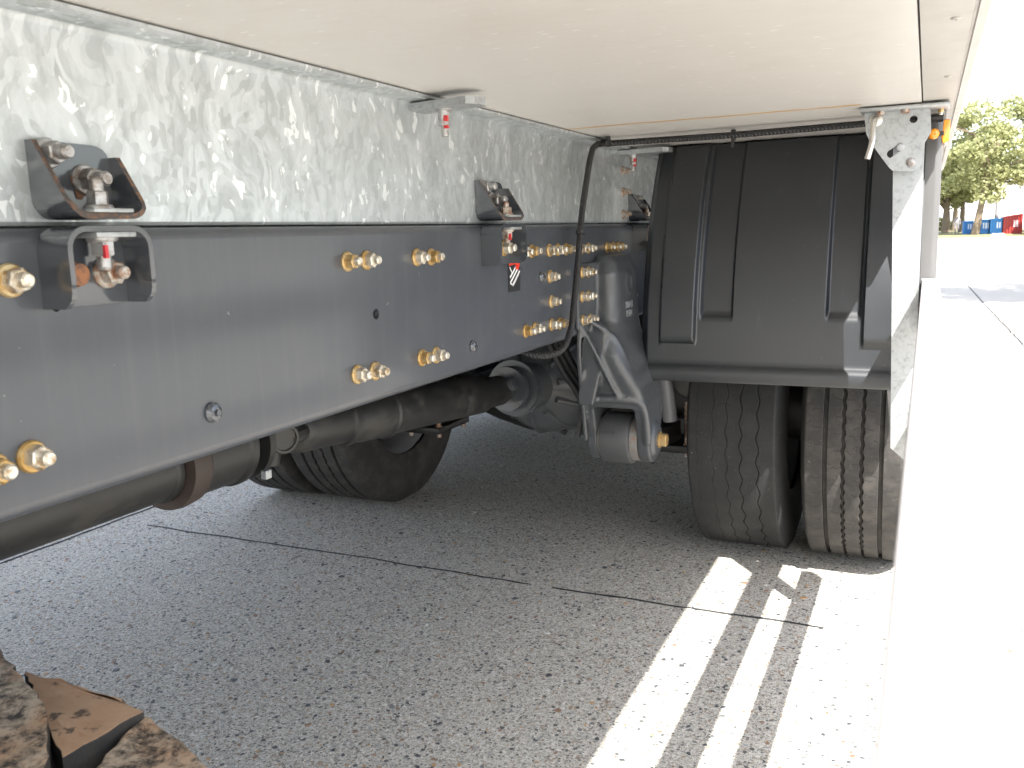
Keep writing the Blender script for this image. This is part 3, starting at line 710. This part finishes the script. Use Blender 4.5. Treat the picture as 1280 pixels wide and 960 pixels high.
# springs, spring plates and hangers
def spring(x, label):
    bm = bmesh.new()
    for k in range(2):
        P = []; n = 16
        for i in range(n + 1):
            t = i / n; y = 2.25 + 1.25 * t; z = .445 - .075 * math.sin(PI * min(1, t * 1.02)) - k * .026 + (.20 * max(0, t - .7))
            P.append((y, z, .017 - .008 * abs(t - .5)))
        rows_ = [[bm.verts.new(v) for v in ((x - .04, y, z - h_), (x + .04, y, z - h_), (x + .04, y, z + h_), (x - .04, y, z + h_))] for y, z, h_ in P[(2 if k else 0):]]
        for r1, r2 in zip(rows_, rows_[1:]):
            for j in range(4): bm.faces.new((r1[j], r1[(j + 1) % 4], r2[(j + 1) % 4], r2[j]))
        bm.faces.new(rows_[0]); bm.faces.new(rows_[-1])
    o = link('leaf_spring', bm, 'under', truck); o['label'] = label
    bm = bmesh.new(); quadbox(bm, x - .075, x + .075, YC - .12, YC + .12, .285, .31, bev=.005); pp = link('spring_plate', bm, 'under', o, .6)
    bm = bmesh.new(); quadbox(bm, x - .06, x + .06, YC - .10, YC + .10, .345, .40, bev=.006); link('spring_seat', bm, 'under', o, .6)
    for sx in (-.06, .06):
        for sy in (-.095, .095):
            bm = bmesh.new(); lathe(bm, (x + sx, YC + sy, .56), (0, 0, -1), [(0, .009), (.245, .009), (.2455, .014), (.262, .014), (.2625, .009), (.29, .009)], 14, 0, hexes=(2, 3)); link('spring_bolt', bm, 'bolt_part', o, .5)
    return o
spring(-.738, 'near leaf spring behind its hanger'); spring(2 * CX + .738, 'far leaf spring in shade')
bm = bmesh.new(); tube(bm, [(-1.72, 2.42, .41), (-1.60, 2.34, .405), (-1.52, 2.42, .42), (-1.50, 2.75, .46)], .016, 12); tube(bm, [(-1.72, 2.42, .41), (-1.76, 2.75, .38)], .016, 12); link('anti_roll_bar', bm, 'under', truck, .6)
bm = bmesh.new(); quadbox(bm, -1.78, -1.60, 2.36, 2.48, .375, .395, bev=.004); cb = link('bar_clamp', bm, 'rustedge', truck)
for x, y in ((-1.76, 2.38), (-1.63, 2.39), (-1.68, 2.46)):
    bm = bmesh.new(); lathe(bm, (x, y, .46), (0, 0, -1), [(0, .008), (.065, .008), (.0655, .014), (.088, .014), (.0885, .008), (.105, .008)], 14, 0, hexes=(2, 3)); link('bolt', bm, 'bolt_part', cb, .5)

def cast(o, vox, it):
    md = o.modifiers.new('remesh', 'REMESH'); md.mode = 'VOXEL'; md.voxel_size = vox; md.use_smooth_shade = True
    m2 = o.modifiers.new('smooth', 'SMOOTH'); m2.iterations = it; m2.factor = .5
def hanger(m):
    """cast spring hanger; m=+1 near side, mirrored about the truck's centre line for the far side"""
    X = (lambda x: x) if m > 0 else (lambda x: 2 * CX - x)
    bm = bmesh.new()
    secs = [(.940, -.776, -.740, 2.18, 2.32, .015), (.925, -.776, -.722, 2.165, 2.335, .025), (.895, -.776, -.712, 2.15, 2.35, .028), (.84, -.776, -.709, 2.15, 2.355, .03), (.77, -.776, -.707, 2.145, 2.36, .03),
            (.735, -.780, -.700, 2.11, 2.36, .03), (.69, -.788, -.684, 2.10, 2.36, .028), (.64, -.796, -.664, 2.11, 2.35, .026), (.60, -.802, -.648, 2.13, 2.34, .024), (.57, -.805, -.640, 2.145, 2.335, .022), (.545, -.806, -.638, 2.155, 2.33, .02)]
    rows_ = []
    for z, xa, xb, ya1, yb1, r in secs:
        r = min(r, (xb - xa) / 2.05); P = []
        for cx_, cy_, a0 in ((xb - r, yb1 - r, 0), (xa + r * .3, yb1 - r * .3, 90), (xa + r * .3, ya1 + r * .3, 180), (xb - r, ya1 + r, 270)):
            rr = r if a0 in (0, 270) else r * .3
            P += arc(cx_, cy_, rr, a0, a0 + 90, 4)
        rows_.append([bm.verts.new((X(x), y, z)) for x, y in P])
    n = len(rows_[0])
    for a, b in zip(rows_, rows_[1:]):
        for k in range(n): bm.faces.new((a[k], a[(k + 1) % n], b[(k + 1) % n], b[k]))
    bm.faces.new(rows_[0]); bm.faces.new(rows_[-1])
    yc, zc = 2.245, .448
    for xa, xb in ((-.807, -.780), (-.670, -.636)):   # fork arms round the bush
        out = [(2.155, .56)] + [(yc + .06 * math.cos(math.radians(a)), zc + .062 * math.sin(math.radians(a))) for a in range(170, 375, 12)] + [(2.33, .56)]
        plate(bm, 0, X(xa), X(xb), out)
    lathe(bm, (X(-.636), yc, zc), (m, 0, 0), [(0, .045), (.006, .044), (.010, .036), (.012, .02)], 24)
    # side flange with the bolts, and ribs
    plate(bm, 0, X(XW + .001), X(XW + .011), [(2.02, .765), (2.17, .74), (2.17, .925), (2.035, .925), (2.02, .91)])
    plate(bm, 0, X(XW + .001), X(XW + .010), [(2.33, .745), (2.46, .76), (2.46, .93), (2.33, .93)])
    plate(bm, 1, 2.10, 2.118, [(X(-.775), .80), (X(-.784), .74), (X(-.802), .56), (X(-.76), .56), (X(-.735), .66), (X(-.72), .76)])
    tube(bm, [(X(-.766), 2.03, .782), (X(-.745), 2.085, .70), (X(-.712), 2.115, .61), (X(-.70), 2.14, .575)], .006, 8)
    tube(bm, [(X(-.764), 2.06, .790), (X(-.715), 2.12, .742), (X(-.690), 2.13, .70), (X(-.668), 2.14, .63), (X(-.655), 2.15, .58)], .0075, 8)
    tube(bm, [(X(-.803), 2.145, .575), (X(-.78), 2.13, .572), (X(-.70), 2.14, .574), (X(-.655), 2.155, .566), (X(-.642), 2.17, .53), (X(-.640), 2.185, .45)], .011, 10)
    tube(bm, [(X(-.768), 2.035, .775), (X(-.783), 2.07, .68), (X(-.802), 2.14, .56), (X(-.805), 2.17, .45)], .007, 8)
    lathe(bm, (X(-.709), 2.26, .865), (m, 0, 0), [(-.005, .030), (.003, .028), (.003, .022), (-.004, .018), (-.004, .00001)], 24)
    h = link('spring_hanger', bm, 'cast', truck, None); cast(h, .0042, 6)
    h['label'] = 'near cast grey spring hanger with rubber bush' if m > 0 else 'far cast spring hanger in shade'
    bm = bmesh.new(); lathe(bm, (X(-.775), yc, zc), (m, 0, 0), [(0, .062), (.003, .068), (.008, .070), (.076, .070), (.081, .068), (.084, .062)], 40); link('bush', bm, 'bushpaint', h, .5)
    bm = bmesh.new(); lathe(bm, (X(-.780), yc, zc), (m, 0, 0), [(0, .058), (.110, .060)], 36); link('bush_sleeve', bm, 'bare', h, .5)
    bm = bmesh.new(); lathe(bm, (X(-.626), yc, zc), (m, 0, 0), [(0, .022), (.004, .0225), (.005, .018), (.020, .018), (.022, .016)], 24, 0, hexes=(3, 4)); link('pivot_bolt', bm, 'zinc_y', h, .5); bm = bmesh.new(); lathe(bm, (X(-.807), yc, zc), (-m, 0, 0), [(0, .018), (.014, .018), (.015, .011), (.024, .011)], 24, 0, hexes=(0, 1)); link('pivot_nut', bm, 'zinc_w', h, .5)
    return h
hg = hanger(1); hanger(-1)
for y, z in ((2.05, .903), (2.092, .902), (2.047, .844), (2.091, .843), (2.05, .785), (2.10, .784), (2.075, .960), (2.125, .960)):
    bolt('yellow', (XW + (.011 if z < .95 else 0), y, z), (1, 0, 0), hg if z < .95 else near, .95)
for y, z in ((2.27, .958), (2.32, .958), (2.368, .958)): bolt('yellow2', (XW, y, z), (1, 0, 0), near)
for y in (2.40, 2.43): bolt('yellow2', (XW + .010, y, .88 if y < 2.42 else .82), (1, 0, 0), hg)
def text(name, body, size, mat4, mat, parent, ext=.0006):
    cu = bpy.data.curves.new(name, 'FONT'); cu.body = body; cu.size = size; cu.extrude = ext; cu.align_x = 'CENTER'; cu.space_line = .9
    o = bpy.data.objects.new(name, cu); dg = None; COL.objects.link(o)
    bpy.context.view_layer.update()
    me = bpy.data.meshes.new_from_object(o.evaluated_get(bpy.context.evaluated_depsgraph_get())); bpy.data.objects.remove(o)
    me.materials.clear(); me.materials.append(M[mat]); o = bpy.data.objects.new(name, me); COL.objects.link(o); o.matrix_basis = mat4; adopt(o, parent); return o
fx = Matrix(((0, 0, 1, 0), (1, 0, 0, 0), (0, 1, 0, 0), (0, 0, 0, 1)))   # text plane facing +X
text('cast_lettering', '20041\n0504\n13', .026, Matrix.Translation((-.7075, 2.25, .80)) @ fx, 'galvp', hg)
fy = Matrix(((1, 0, 0, 0), (0, 0, -1, 0), (0, 1, 0, 0), (0, 0, 0, 1)))
text('bush_lettering', '1204  10', .011, Matrix.Translation((-.748, 2.1785, .470)) @ fy, 'cast', hg)

bm = bmesh.new(); lathe(bm, (-2.02, 3.38, .47), (0, 1, 0), [(0, .10), (.03, .20), (.08, .24), (1.0, .24), (1.06, .2), (1.09, .1)], 28); link('light_block_drum', bm, 'under', truck, .5)  # added drum, blocks the bright background showing under the rail
bm = bmesh.new(); quadbox(bm, -2.39, -1.72, 4.2, 4.3, .16, 1.22, bev=.01); link('light_block_panel', bm, 'under', truck, .5)  # added panel, closes the far rear corner against outside light
# hoses beside the differential
for k, r in ((0, .009), (1, .008), (2, .011)):
    P = [at(px + 7 * k, py - 2 * k, 1, 2.22 + .03 * k) for px, py in ((684, 425), (694, 445), (706, 468), (720, 488), (728, 510), (722, 545))]
    bm = bmesh.new(); tube(bm, P, r, 10); link('brake_hose', bm, 'black', truck, 1)
bm = bmesh.new(); lathe(bm, (-.70, 2.48, .78), (.1, .1, -1), [(0, .028), (.02, .03), (.16, .03), (.17, .022), (.34, .022)], 24); link('shock_absorber', bm, 'rim', truck, .5)
bm = bmesh.new(); lathe(bm, (-.62, 2.60, .56), (.2, -1, .1), [(0, .05), (.10, .055), (.13, .05), (.14, .02)], 24); quadbox(bm, -.70, -.60, 2.52, 2.60, .50, .60); link('brake_chamber', bm, 'under', truck, .5)

# ------------------------------------------------------------------ side guard: post, hanger plate, two rails
YP = 2.045
bm = bmesh.new(); pl_ = [at(px, py, 1, YP) for px, py in ((1116.5, 176), (1113, 560), (1137, 581), (1147, 400), (1156, 176))]
plate(bm, 1, YP, YP + .006, [(p.x, p.z) for p in pl_])
q0, q1 = pl_[4], pl_[2]
vs = [bm.verts.new(v) for v in ((q0.x, YP, q0.z), (q1.x, YP, q1.z), (q1.x, YP + .035, q1.z), (q0.x, YP + .035, q0.z), (q0.x - .005, YP + .0065, q0.z), (q1.x - .005, YP + .0065, q1.z), (q1.x - .005, YP + .035, q1.z), (q0.x - .005, YP + .035, q0.z))]
for f in ((0, 1, 2, 3), (7, 6, 5, 4), (3, 2, 6, 7), (0, 3, 7, 4), (1, 5, 6, 2)): bm.faces.new([vs[i] for i in f])
po = link('guard_post', bm, 'galvp', truck, .5); po['label'] = 'galvanised side guard post with a pointed lower end'
YB = 2.005
def pp(px, py): p = at(px, py, 1, YB); return (p.x, p.z)
bm = bmesh.new()
out = [pp(*q) for q in ((1081, 129), (1163, 126), (1164, 165), (1156, 178), (1153, 200), (1151, 207), (1146, 212), (1139, 214), (1120, 214), (1115, 213), (1110, 208), (1088, 178), (1083, 168), (1081, 150))]
sc_ = lambda c, r, n=18, dx=0, dz=0: circle(pp(*c)[0], pp(*c)[1], r, n)
slot = [(p[0] + (.007 if p[0] > pp(1119, 188)[0] else -.007), p[1] + (.006 if p[0] > pp(1119, 188)[0] else -.006)) for p in sc_((1119, 188), .0085)]
plate(bm, 1, YB, YB + .007, out, [sc_((1142, 149), .0075), slot, sc_((1095, 150), .010)])
bmesh.ops.bevel(bm, geom=[e for e in bm.edges if len(e.link_faces) == 2 and e.calc_face_angle(0) > 1.2], offset=.0011, segments=1, affect='EDGES')
x0p, x1p = pp(1078, 127)[0], pp(1166, 124)[0]
quadbox(bm, x0p - .002, x1p + .03, YB - .030, YB + .022, 1.2215, 1.2290, bev=.0015)
gb = link('guard_hanger_plate', bm, 'galvp', truck, .5); gb['label'] = 'galvanised hanger plate with holes and a hooked pin'
for c, rr in (((1125.5, 184), .0078), ((1138.5, 203), .0092)):
    x, z = pp(*c); bm = bmesh.new(); lathe(bm, (x, YB, z), (0, -1, 0), [(0, rr), (.003, rr), (.0042, rr * .8), (.0044, rr * .3)], 20); link('rivet', bm, 'bolt_grey' if rr > .008 else 'galvp', gb, .6)
for px in (1101, 1132):
    p = at(px, 128, 1, YB - .018); bm = bmesh.new(); lathe(bm, (p.x, YB - .016, 1.2215), (0, 0, -1), [(0, .009), (.006, .009), (.007, .007)], 16, 0, hexes=(0, 1)); link('bolt', bm, 'bolt_part', gb, .5)
h0 = at(1095, 150, 1, YB - .004); h1 = at(1084, 199, 1, YB - .05)
bm = bmesh.new(); tube(bm, [(h0.x + .004, YB + .012, h0.z), (h0.x, YB - .018, h0.z + .001), (h0.x - .003, YB - .034, h0.z - .012), (h1.x + .008, YB - .046, (h0.z + h1.z) / 2 - .005), (h1.x, YB - .052, h1.z)], .0058, 12)
lathe(bm, (h0.x, YB, h0.z), (0, -1, 0), [(0, .0125), (.004, .0125), (.0045, .0105), (.005, .009)], 20)
link('locking_pin', bm, 'steel', gb, .6)

def guard_rail(z0, z1, ye, label):
    x0, x1 = -.0065, .0265; bm = bmesh.new(); r = .004; h = (z1 - z0)
    P = arc(x1 - r, z1 - r, r, 90, 0, 3) + [(x1, z0 + h * .62), (x1 - .004, z0 + h * .58), (x1 - .004, z0 + h * .42), (x1, z0 + h * .38)] + arc(x1 - r, z0 + r, r, 0, -90, 3) + arc(x0 + r, z0 + r, r, -90, -180, 3) + arc(x0 + r, z1 - r, r, 180, 90, 3)
    extrude_y(bm, P, -2.6, ye); o = link('side_guard_rail', bm, 'guard', truck, .4); o['label'] = label
    bm = bmesh.new(); extrude_y(bm, [(x0 - .0008, z0 - .0008), (x0 - .0008, z1 + .0008), (x1 + .0008, z1 + .0008), (x1 + .0008, z0 - .0008)], ye, ye + .003); link('end_cap', bm, 'guard', o)
    for y in (.2, -1.4): bm = bmesh.new(); quadbox(bm, x0 - .016, x0 - .001, y, y + .01, z0 + .02, z1 - .02) if False else None
    return o
guard_rail(.779, .873, 2.205, 'upper pale side guard rail'); guard_rail(.532, .600, 2.21, 'lower pale side guard rail')
bm = bmesh.new(); quadbox(bm, -.07, -.010, -1.0, -.95, .5, 1.225, bev=.003); link('guard_post', bm, 'galvp', truck)

bm = bmesh.new(); a = at(1156, 300, 1, 2.24); b = at(1172.5, 300, 1, 2.24)
P = [(a.x - .006, 2.215)] + [(b.x - .014 + .014 * math.sin(q), 2.229 - .014 * math.cos(q)) for q in [PI / 2 * k / 6 for k in range(7)]] + [(b.x, 2.25), (a.x - .006, 2.25)]
plate(bm, 2, .62, 1.232, P); sp = link('side_upright', bm, 'upright', truck, .9); sp['label'] = 'pale grey upright with a rounded edge behind the guard post'
bm = bmesh.new(); quadbox(bm, -2.35, -.06, 4.55, 4.66, .16, 1.22, bev=.01); tl = link('light_block_slab', bm, 'under', truck, .6); tl['label'] = 'dark slab added at the rear to block sky light'  # added slab, keeps sky light from the ground behind the axle
for x0_, x1_ in ((-2.40, -2.36), (-.06, -.02)):
    bm = bmesh.new(); quadbox(bm, x0_, x1_, 3.46, 4.54, .16, 1.225, bev=.006); link('light_block_panel', bm, 'under', truck, .6)  # added panels, shut out sky light from both sides behind the wheels
bm = bmesh.new(); quadbox(bm, -2.38, -.05, 3.95, 4.05, .42, .54, bev=.01); link('light_block_bar', bm, 'under', truck, .6)  # added bar, helps darken the space behind the axle
# amber marker lamp with its bulb holder, hanging from the edge rail
bm = bmesh.new(); quadbox(bm, .0225, .0265, 2.10, 2.19, 1.158, 1.2325, bev=.001); lb = link('marker_lamp', bm, 'alu', truck, .5); lb['label'] = 'amber side marker lamp hanging under the box edge'
c_ = [at(px, py, 1, 2.10) for px, py in ((1180, 149), (1188.5, 149), (1186, 176), (1178.5, 180), (1176.5, 172))]
bm = bmesh.new(); plate(bm, 1, 2.098, 2.185, [(p.x, p.z) for p in c_]); bmesh.ops.bevel(bm, geom=[e for e in bm.edges], offset=.0015, segments=2, affect='EDGES'); link('lamp_lens', bm, 'amber', lb, .6)
p = at(1167.5, 167, 1, 2.09); bm = bmesh.new(); lathe(bm, p, (.1, -1, 0), [(-.03, .010), (-.003, .011), (0, .0105), (.004, .007), (.005, .003), (.003, .00001)], 20); link('reflector', bm, 'amber', lb, .6)
bm = bmesh.new(); quadbox(bm, -.012, .022, 2.095, 2.12, 1.1755, 1.184); link('lamp_bracket', bm, 'under', lb); bm = bmesh.new(); quadbox(bm, -.014, .020, 2.09, 2.115, 1.2085, 1.214); link('lamp_bracket', bm, 'under', lb)
bm = bmesh.new(); quadbox(bm, -.008, .030, 2.02, 2.075, 1.2245, 1.2335, bev=.001); bx = link('edge_clip', bm, 'galvp', truck, .5)
bolt('yellow2', (.014, 2.035, 1.2245), (0, 0, -1), bx, .55)

# ------------------------------------------------------------------ spare tyre caked in mud, near the camera
SC = Vector((-.945, .315, .275))
def spare():
    root = tag(empty('spare_tyre', SC), 'spare tyre caked in dried tan mud, cut off by the bottom left corner', 'tyre')
    bm = bmesh.new(); seg = 96; Rm = .40
    prof = [(.10, .20), (.145, .225), (.16, .27), (.158, .32), (.145, .355), (.12, .368), (-.12, .368), (-.145, .34), (-.15, .25), (-.10, .2)]
    rows_ = [[bm.verts.new((r * math.cos(2 * PI * k / seg), r * math.sin(2 * PI * k / seg), h)) for h, r in prof] for k in range(seg)]
    for k in range(seg):
        a, b = rows_[k], rows_[(k + 1) % seg]
        for j in range(len(prof)): bm.faces.new((a[j], a[(j + 1) % len(prof)], b[(j + 1) % len(prof)], b[j]))
    ca = link('carcass', bm, 'mudblack', None, .6); ca.location = SC; adopt(ca, root)
    blocks = ((.500, 'mudtyre', ((-60, 770), (0, 812), (30, 850), (48, 866), (56, 884), (62, 950), (44, 985), (-60, 1000))),
              (.478, 'mudplain', ((30, 838), (52, 846), (75, 849), (86, 857), (104, 858), (126, 867), (134, 871), (152, 874), (166, 882), (177, 891), (120, 925), (80, 947), (64, 925), (50, 880), (42, 862))),
              (.470, 'mudtyre', ((183, 893), (212, 914), (240, 938), (264, 963), (270, 1000), (92, 1000), (112, 962), (152, 922))))
    for zt_, mt, px_ in blocks:
        P = [at(a, b, 2, zt_) for a, b in px_]; bm = bmesh.new()
        Q = []
        for u, v in zip(P, P[1:] + P[:1]):
            m_ = max(1, int((v - u).length / .012))
            for i_ in range(m_):
                w = u.lerp(v, i_ / m_); nn = noise.noise(Vector((w.x * 60, w.y * 60, 1))) * .0045; Q.append((w.x + nn, w.y + nn * .7))
        plate(bm, 2, zt_ - .055, zt_, Q, (), 0, 1); bmesh.ops.subdivide_edges(bm, edges=[e for e in bm.edges if abs(e.verts[0].co.z - e.verts[1].co.z) < .001 and e.calc_length() > .03], cuts=2)
        for v in bm.verts:
            if v.co.z > zt_ - .01: v.co.z += .007 * noise.noise(Vector((v.co.x * 22, v.co.y * 22, 3)))
        o = link('tread_block', bm, [mt, 'mudblack'], None, .5); adopt(o, root); o.matrix_parent_inverse = WM[root.name].inverted()
        bv = o.modifiers.new('edge', 'BEVEL'); bv.width = .004; bv.segments = 2
spare()

# ------------------------------------------------------------------ background
bm = bmesh.new()
n = 40; rowA = []
for i in range(n + 1):
    x = -40 + 90 * i / n; e = .8 * noise.noise(Vector((i * .7, 0, 0)))
    rowA.append((bm.verts.new((x, 58.5 + e + (.25 * (4 - x) if x > 4 else 0), .004)), bm.verts.new((x, 62 + e, .10)), bm.verts.new((x, 80, .25))))
for a, b in zip(rowA, rowA[1:]):
    for j in range(2): bm.faces.new((a[j], b[j], b[j + 1], a[j + 1]))
tag(link('grass_verge', bm, 'grass', None, 1), kind='structure')

def tree(x, y, H, cr, ch, tr, label, group, seed, mat='leaf', leaves=6500, ls=.2, zlow=.25, lean=0):
    rnd = random.Random(seed)
    root = tag(empty('leafy_tree', (x, y, 0)), label, 'tree', group)
    bm = bmesh.new(); zc = H - ch / 2
    tube(bm, [(x, y, -.1), (x + lean * .3, y, H * .2), (x + lean * .6, y, H * .45), (x + lean, y, H * .8)], lambda t: tr * (1.25 - t) + .02, 10)
    for k in range(9):
        a = rnd.uniform(0, 2 * PI); z0 = H * rnd.uniform(.3, .6)
        tube(bm, [(x + lean * .5, y, z0), (x + lean * .5 + math.cos(a) * cr * .35, y + math.sin(a) * cr * .35, z0 + ch * .2), (x + math.cos(a) * cr * .8, y + math.sin(a) * cr * .8, z0 + ch * rnd.uniform(.25, .45))], lambda t: tr * .4 * (1.1 - t) + .01, 6, 0, 3)
    t_ = link('trunk', bm, 'bark', root, 1)
    bm = bmesh.new(); cl = []
    for k in range(46):
        while True:
            v = Vector((rnd.uniform(-1, 1), rnd.uniform(-1, 1), rnd.uniform(-1, 1)))
            if .25 < v.length < 1: break
        cl.append((Vector((x + lean + v.x * cr * .86, y + v.y * cr * .86, zc + v.z * ch * .43)), cr * rnd.uniform(.17, .32)))
    for k in range(leaves):
        c, r = cl[rnd.randrange(len(cl))]
        d = Vector((rnd.gauss(0, 1), rnd.gauss(0, 1), rnd.gauss(0, 1))); d = d.normalized() * r * rnd.uniform(.55, 1.08); d.z *= .75; p = c + d
        u = Vector((rnd.gauss(0, 1), rnd.gauss(0, 1), rnd.gauss(0, .6))).normalized(); w = u.cross(Vector((rnd.gauss(0, 1), rnd.gauss(0, 1), rnd.gauss(0, 1)))).normalized(); s = ls * rnd.uniform(.5, 1.1)
        vs = [bm.verts.new(p + q) for q in (-u * s, w * s * .55, u * s, -w * s * .55)]; bm.faces.new(vs)
    link('crown', bm, mat, root); return root
TG = 'trees along the far verge'
TX = lambda px, y: at(px, 290, 1, y).x
tree(TX(1218, 63), 63, 8.7, 3.5, 6.8, .2, 'largest leafy tree, standing in front of the blue containers', None, 1, leaves=15000, ls=.15, lean=.9)
tree(9.2, 66, 9.6, 3.3, 7.2, .28, 'leafy tree at the right edge of the photo, behind the red container', None, 2, leaves=8000)
tree(TX(1202, 71), 71, 6.6, 2.6, 4.6, .17, 'thin tree between the largest tree and the far person in dark clothes', TG, 3, 'leaf2', 5000)
tree(TX(1193, 78), 78, 6.6, 2.6, 4.6, .2, 'thin tree in the middle of the far row', TG, 4, 'leaf2', 5000)
tree(TX(1182, 70), 70, 5.6, 2.4, 4.0, .26, 'short tree nearest the truck edge in the far row', TG, 5, 'leaf', 5000)
tree(4.35, 10.6, 7.6, 2.1, 4.2, .16, 'tree to the right of the photo whose crown shades the pavement', None, 6, 'leaf', 4200, .16)

# waste containers
def container(x0, x1, y, h, mat, label, ribs, gap=.0, slope=0, group=None):
    root = tag(empty('waste_container', ((x0 + x1) / 2, y, .05)), label, 'container', group)
    bm = bmesh.new(); dp = 2.4; P = [(x0, .12), (x1, .12), (x1, h + slope), (x0, h)]
    plate(bm, 1, y, y + dp, P); link('body', bm, mat, root)
    for k in range(ribs):
        x = x0 + (x1 - x0) * (k + .5) / ribs; bm = bmesh.new(); quadbox(bm, x - .03, x + .03, y - .07, y - .001, .12, h + slope * (k + .5) / ribs - .05); link('rib', bm, mat, root)
    bm = bmesh.new(); plate(bm, 1, y - .09, y - .002, [(x0, h - .07), (x1, h + slope - .07), (x1, h + slope + .03), (x0, h + .03)]); link('top_rail', bm, mat, root)
    for x in (x0 + .25, x1 - .25):
        bm = bmesh.new(); lathe(bm, (x, y + .05, .11), (0, 1, 0), [(0, .1), (.2, .1)], 14); link('roller', bm, 'pole', root)
    bm = bmesh.new(); quadbox(bm, (x0 + x1) / 2 - .02, (x0 + x1) / 2 + .30, y - .05, y - .003, h * .45, h * .8); link('sign_plate', bm, 'hall', root)
    return root
yk = 64
def kx(px, py=285): return at(px, py, 1, yk).x
hB = at(1225, 275, 1, yk).z; 
container(kx(1205), kx(1217.5), yk + 1.2, hB - .05, 'bluec', 'leftmost blue container, half hidden by the tree trunk', 4)
container(kx(1222), kx(1236), yk, hB + .02, 'bluec', 'blue container right of the big tree trunk', 4)
container(kx(1237), kx(1252), yk - .4, hB + .05, 'bluec', 'blue container beside the red one', 5)
hR = at(1252, 271, 1, yk).z
container(kx(1252.8), kx(1277), yk - .6, hR, 'redc', 'red ribbed container with a sloping top', 7, slope=.14)
container(kx(1278), kx(1325), yk - 3.5, hR + .35, 'redc', 'taller red container cut off by the right edge of the photo', 7)
bm = bmesh.new(); c = at(1257, 296, 2, .1); 
for k in range(5): lathe(bm, (c.x + .13 * k - .2, 59.5 + .1 * (k % 2), .0), (0, 0, 1), [(0, .09), (.08, .11), (.14 + .04 * (k % 2), .08), (.2, .02)], 10)
tag(link('rubble_sacks', bm, 'hall', None, .8), 'low white sacks on the ground in front of the red container', 'sacks')
c = at(1247, 296, 1, 66)
bm = bmesh.new(); tube(bm, [(c.x, 68, 0), (c.x, 68, 2.75)], lambda t: .16 - .05 * t, 12, 0, 0); quadbox(bm, c.x - .22, c.x - .08, 67.9, 68.1, 1.35, 1.6)
tag(link('grey_post', bm, 'pole', None, .6), 'thick grey post rising behind the blue container by the red one', 'post')
# standing person far off by the trees
c = at(1195.5, 293, 1, 66)
def person(x, y, z0):
    me = bpy.data.meshes.new('person'); hh = .72
    V = [(0, 0, .95), (0, 0, 1.15), (0, 0, 1.38), (0, 0, 1.5), (0, 0, 1.62), (.1, 0, .9), (.12, .02, .5), (.13, 0, .08), (.14, -.12, .03), (-.1, 0, .9), (-.12, -.05, .5), (-.12, .02, .08), (-.13, -.1, .03), (.2, 0, 1.4), (.25, .02, 1.12), (.24, -.08, .88), (-.2, 0, 1.4), (-.26, .02, 1.12), (-.24, -.08, .88)]
    E_ = [(0, 1), (1, 2), (2, 3), (3, 4), (0, 5), (5, 6), (6, 7), (7, 8), (0, 9), (9, 10), (10, 11), (11, 12), (2, 13), (13, 14), (14, 15), (2, 16), (16, 17), (17, 18)]
    rad = [.15, .15, .15, .06, .11, .1, .07, .05, .045, .1, .07, .05, .045, .07, .05, .04, .07, .05, .04]
    me.from_pydata([(a * hh, b * hh, c_ * hh) for a, b, c_ in V], E_, []); o = bpy.data.objects.new('person', me); COL.objects.link(o); o.location = (x, y, z0)
    md = o.modifiers.new('skin', 'SKIN'); sv = me.skin_vertices[0].data
    for i, r in enumerate(rad): sv[i].radius = (r * hh, r * hh)
    sv[0].use_root = True; md2 = o.modifiers.new('sub', 'SUBSURF'); md2.levels = 1; md2.render_levels = 1
    me.materials.append(M['pole']); tag(o, 'person in dark clothes standing between thin tree trunks far off', 'person')
person(c.x, 66, .1)
# low wall, hedge and pale hall behind everything
bm = bmesh.new(); quadbox(bm, -14, 3.0, 96, 96.5, 0, 1.9); tag(link('low_wall', bm, 'greyw'), 'low grey wall beyond the trees at the truck edge', 'wall')
bm = bmesh.new(); rnd = random.Random(3)
for k in range(2600):
    p = Vector((rnd.uniform(-6, 2.4), 82 + rnd.uniform(-.5, .5), 0)); p.z = .15 + rnd.random() * (1.0 + .35 * noise.noise(Vector((p.x * .8, 0, 0)))); s = .16
    u = Vector((rnd.gauss(0, 1), rnd.gauss(0, 1), rnd.gauss(0, 1))).normalized(); w = u.cross(Vector((rnd.gauss(0, 1), rnd.gauss(0, 1), 1))).normalized()
    bm.faces.new([bm.verts.new(p + q) for q in (-u * s, w * s * .6, u * s, -w * s * .6)])
tag(link('hedge', bm, 'leaf2'), 'low scrubby hedge beneath the far trees by the truck edge', 'hedge', kind='stuff')
hall = tag(empty('white_hall', (15, 120, 0)), 'long low white hall far behind the containers', 'building')
bm = bmesh.new(); quadbox(bm, -5, 60, 120, 150, 0, 5.2); link('wall', bm, 'hall', hall)
bm = bmesh.new(); quadbox(bm, -5.5, 60.5, 119.6, 150.5, 5.2, 5.6); link('roof', bm, 'hall', hall)
for k in range(9):
    bm = bmesh.new(); quadbox(bm, 2 + k * 3.2, 4 + k * 3.2, 119.9, 119.99, 2.9, 4.0); link('window', bm, 'greyw', hall)
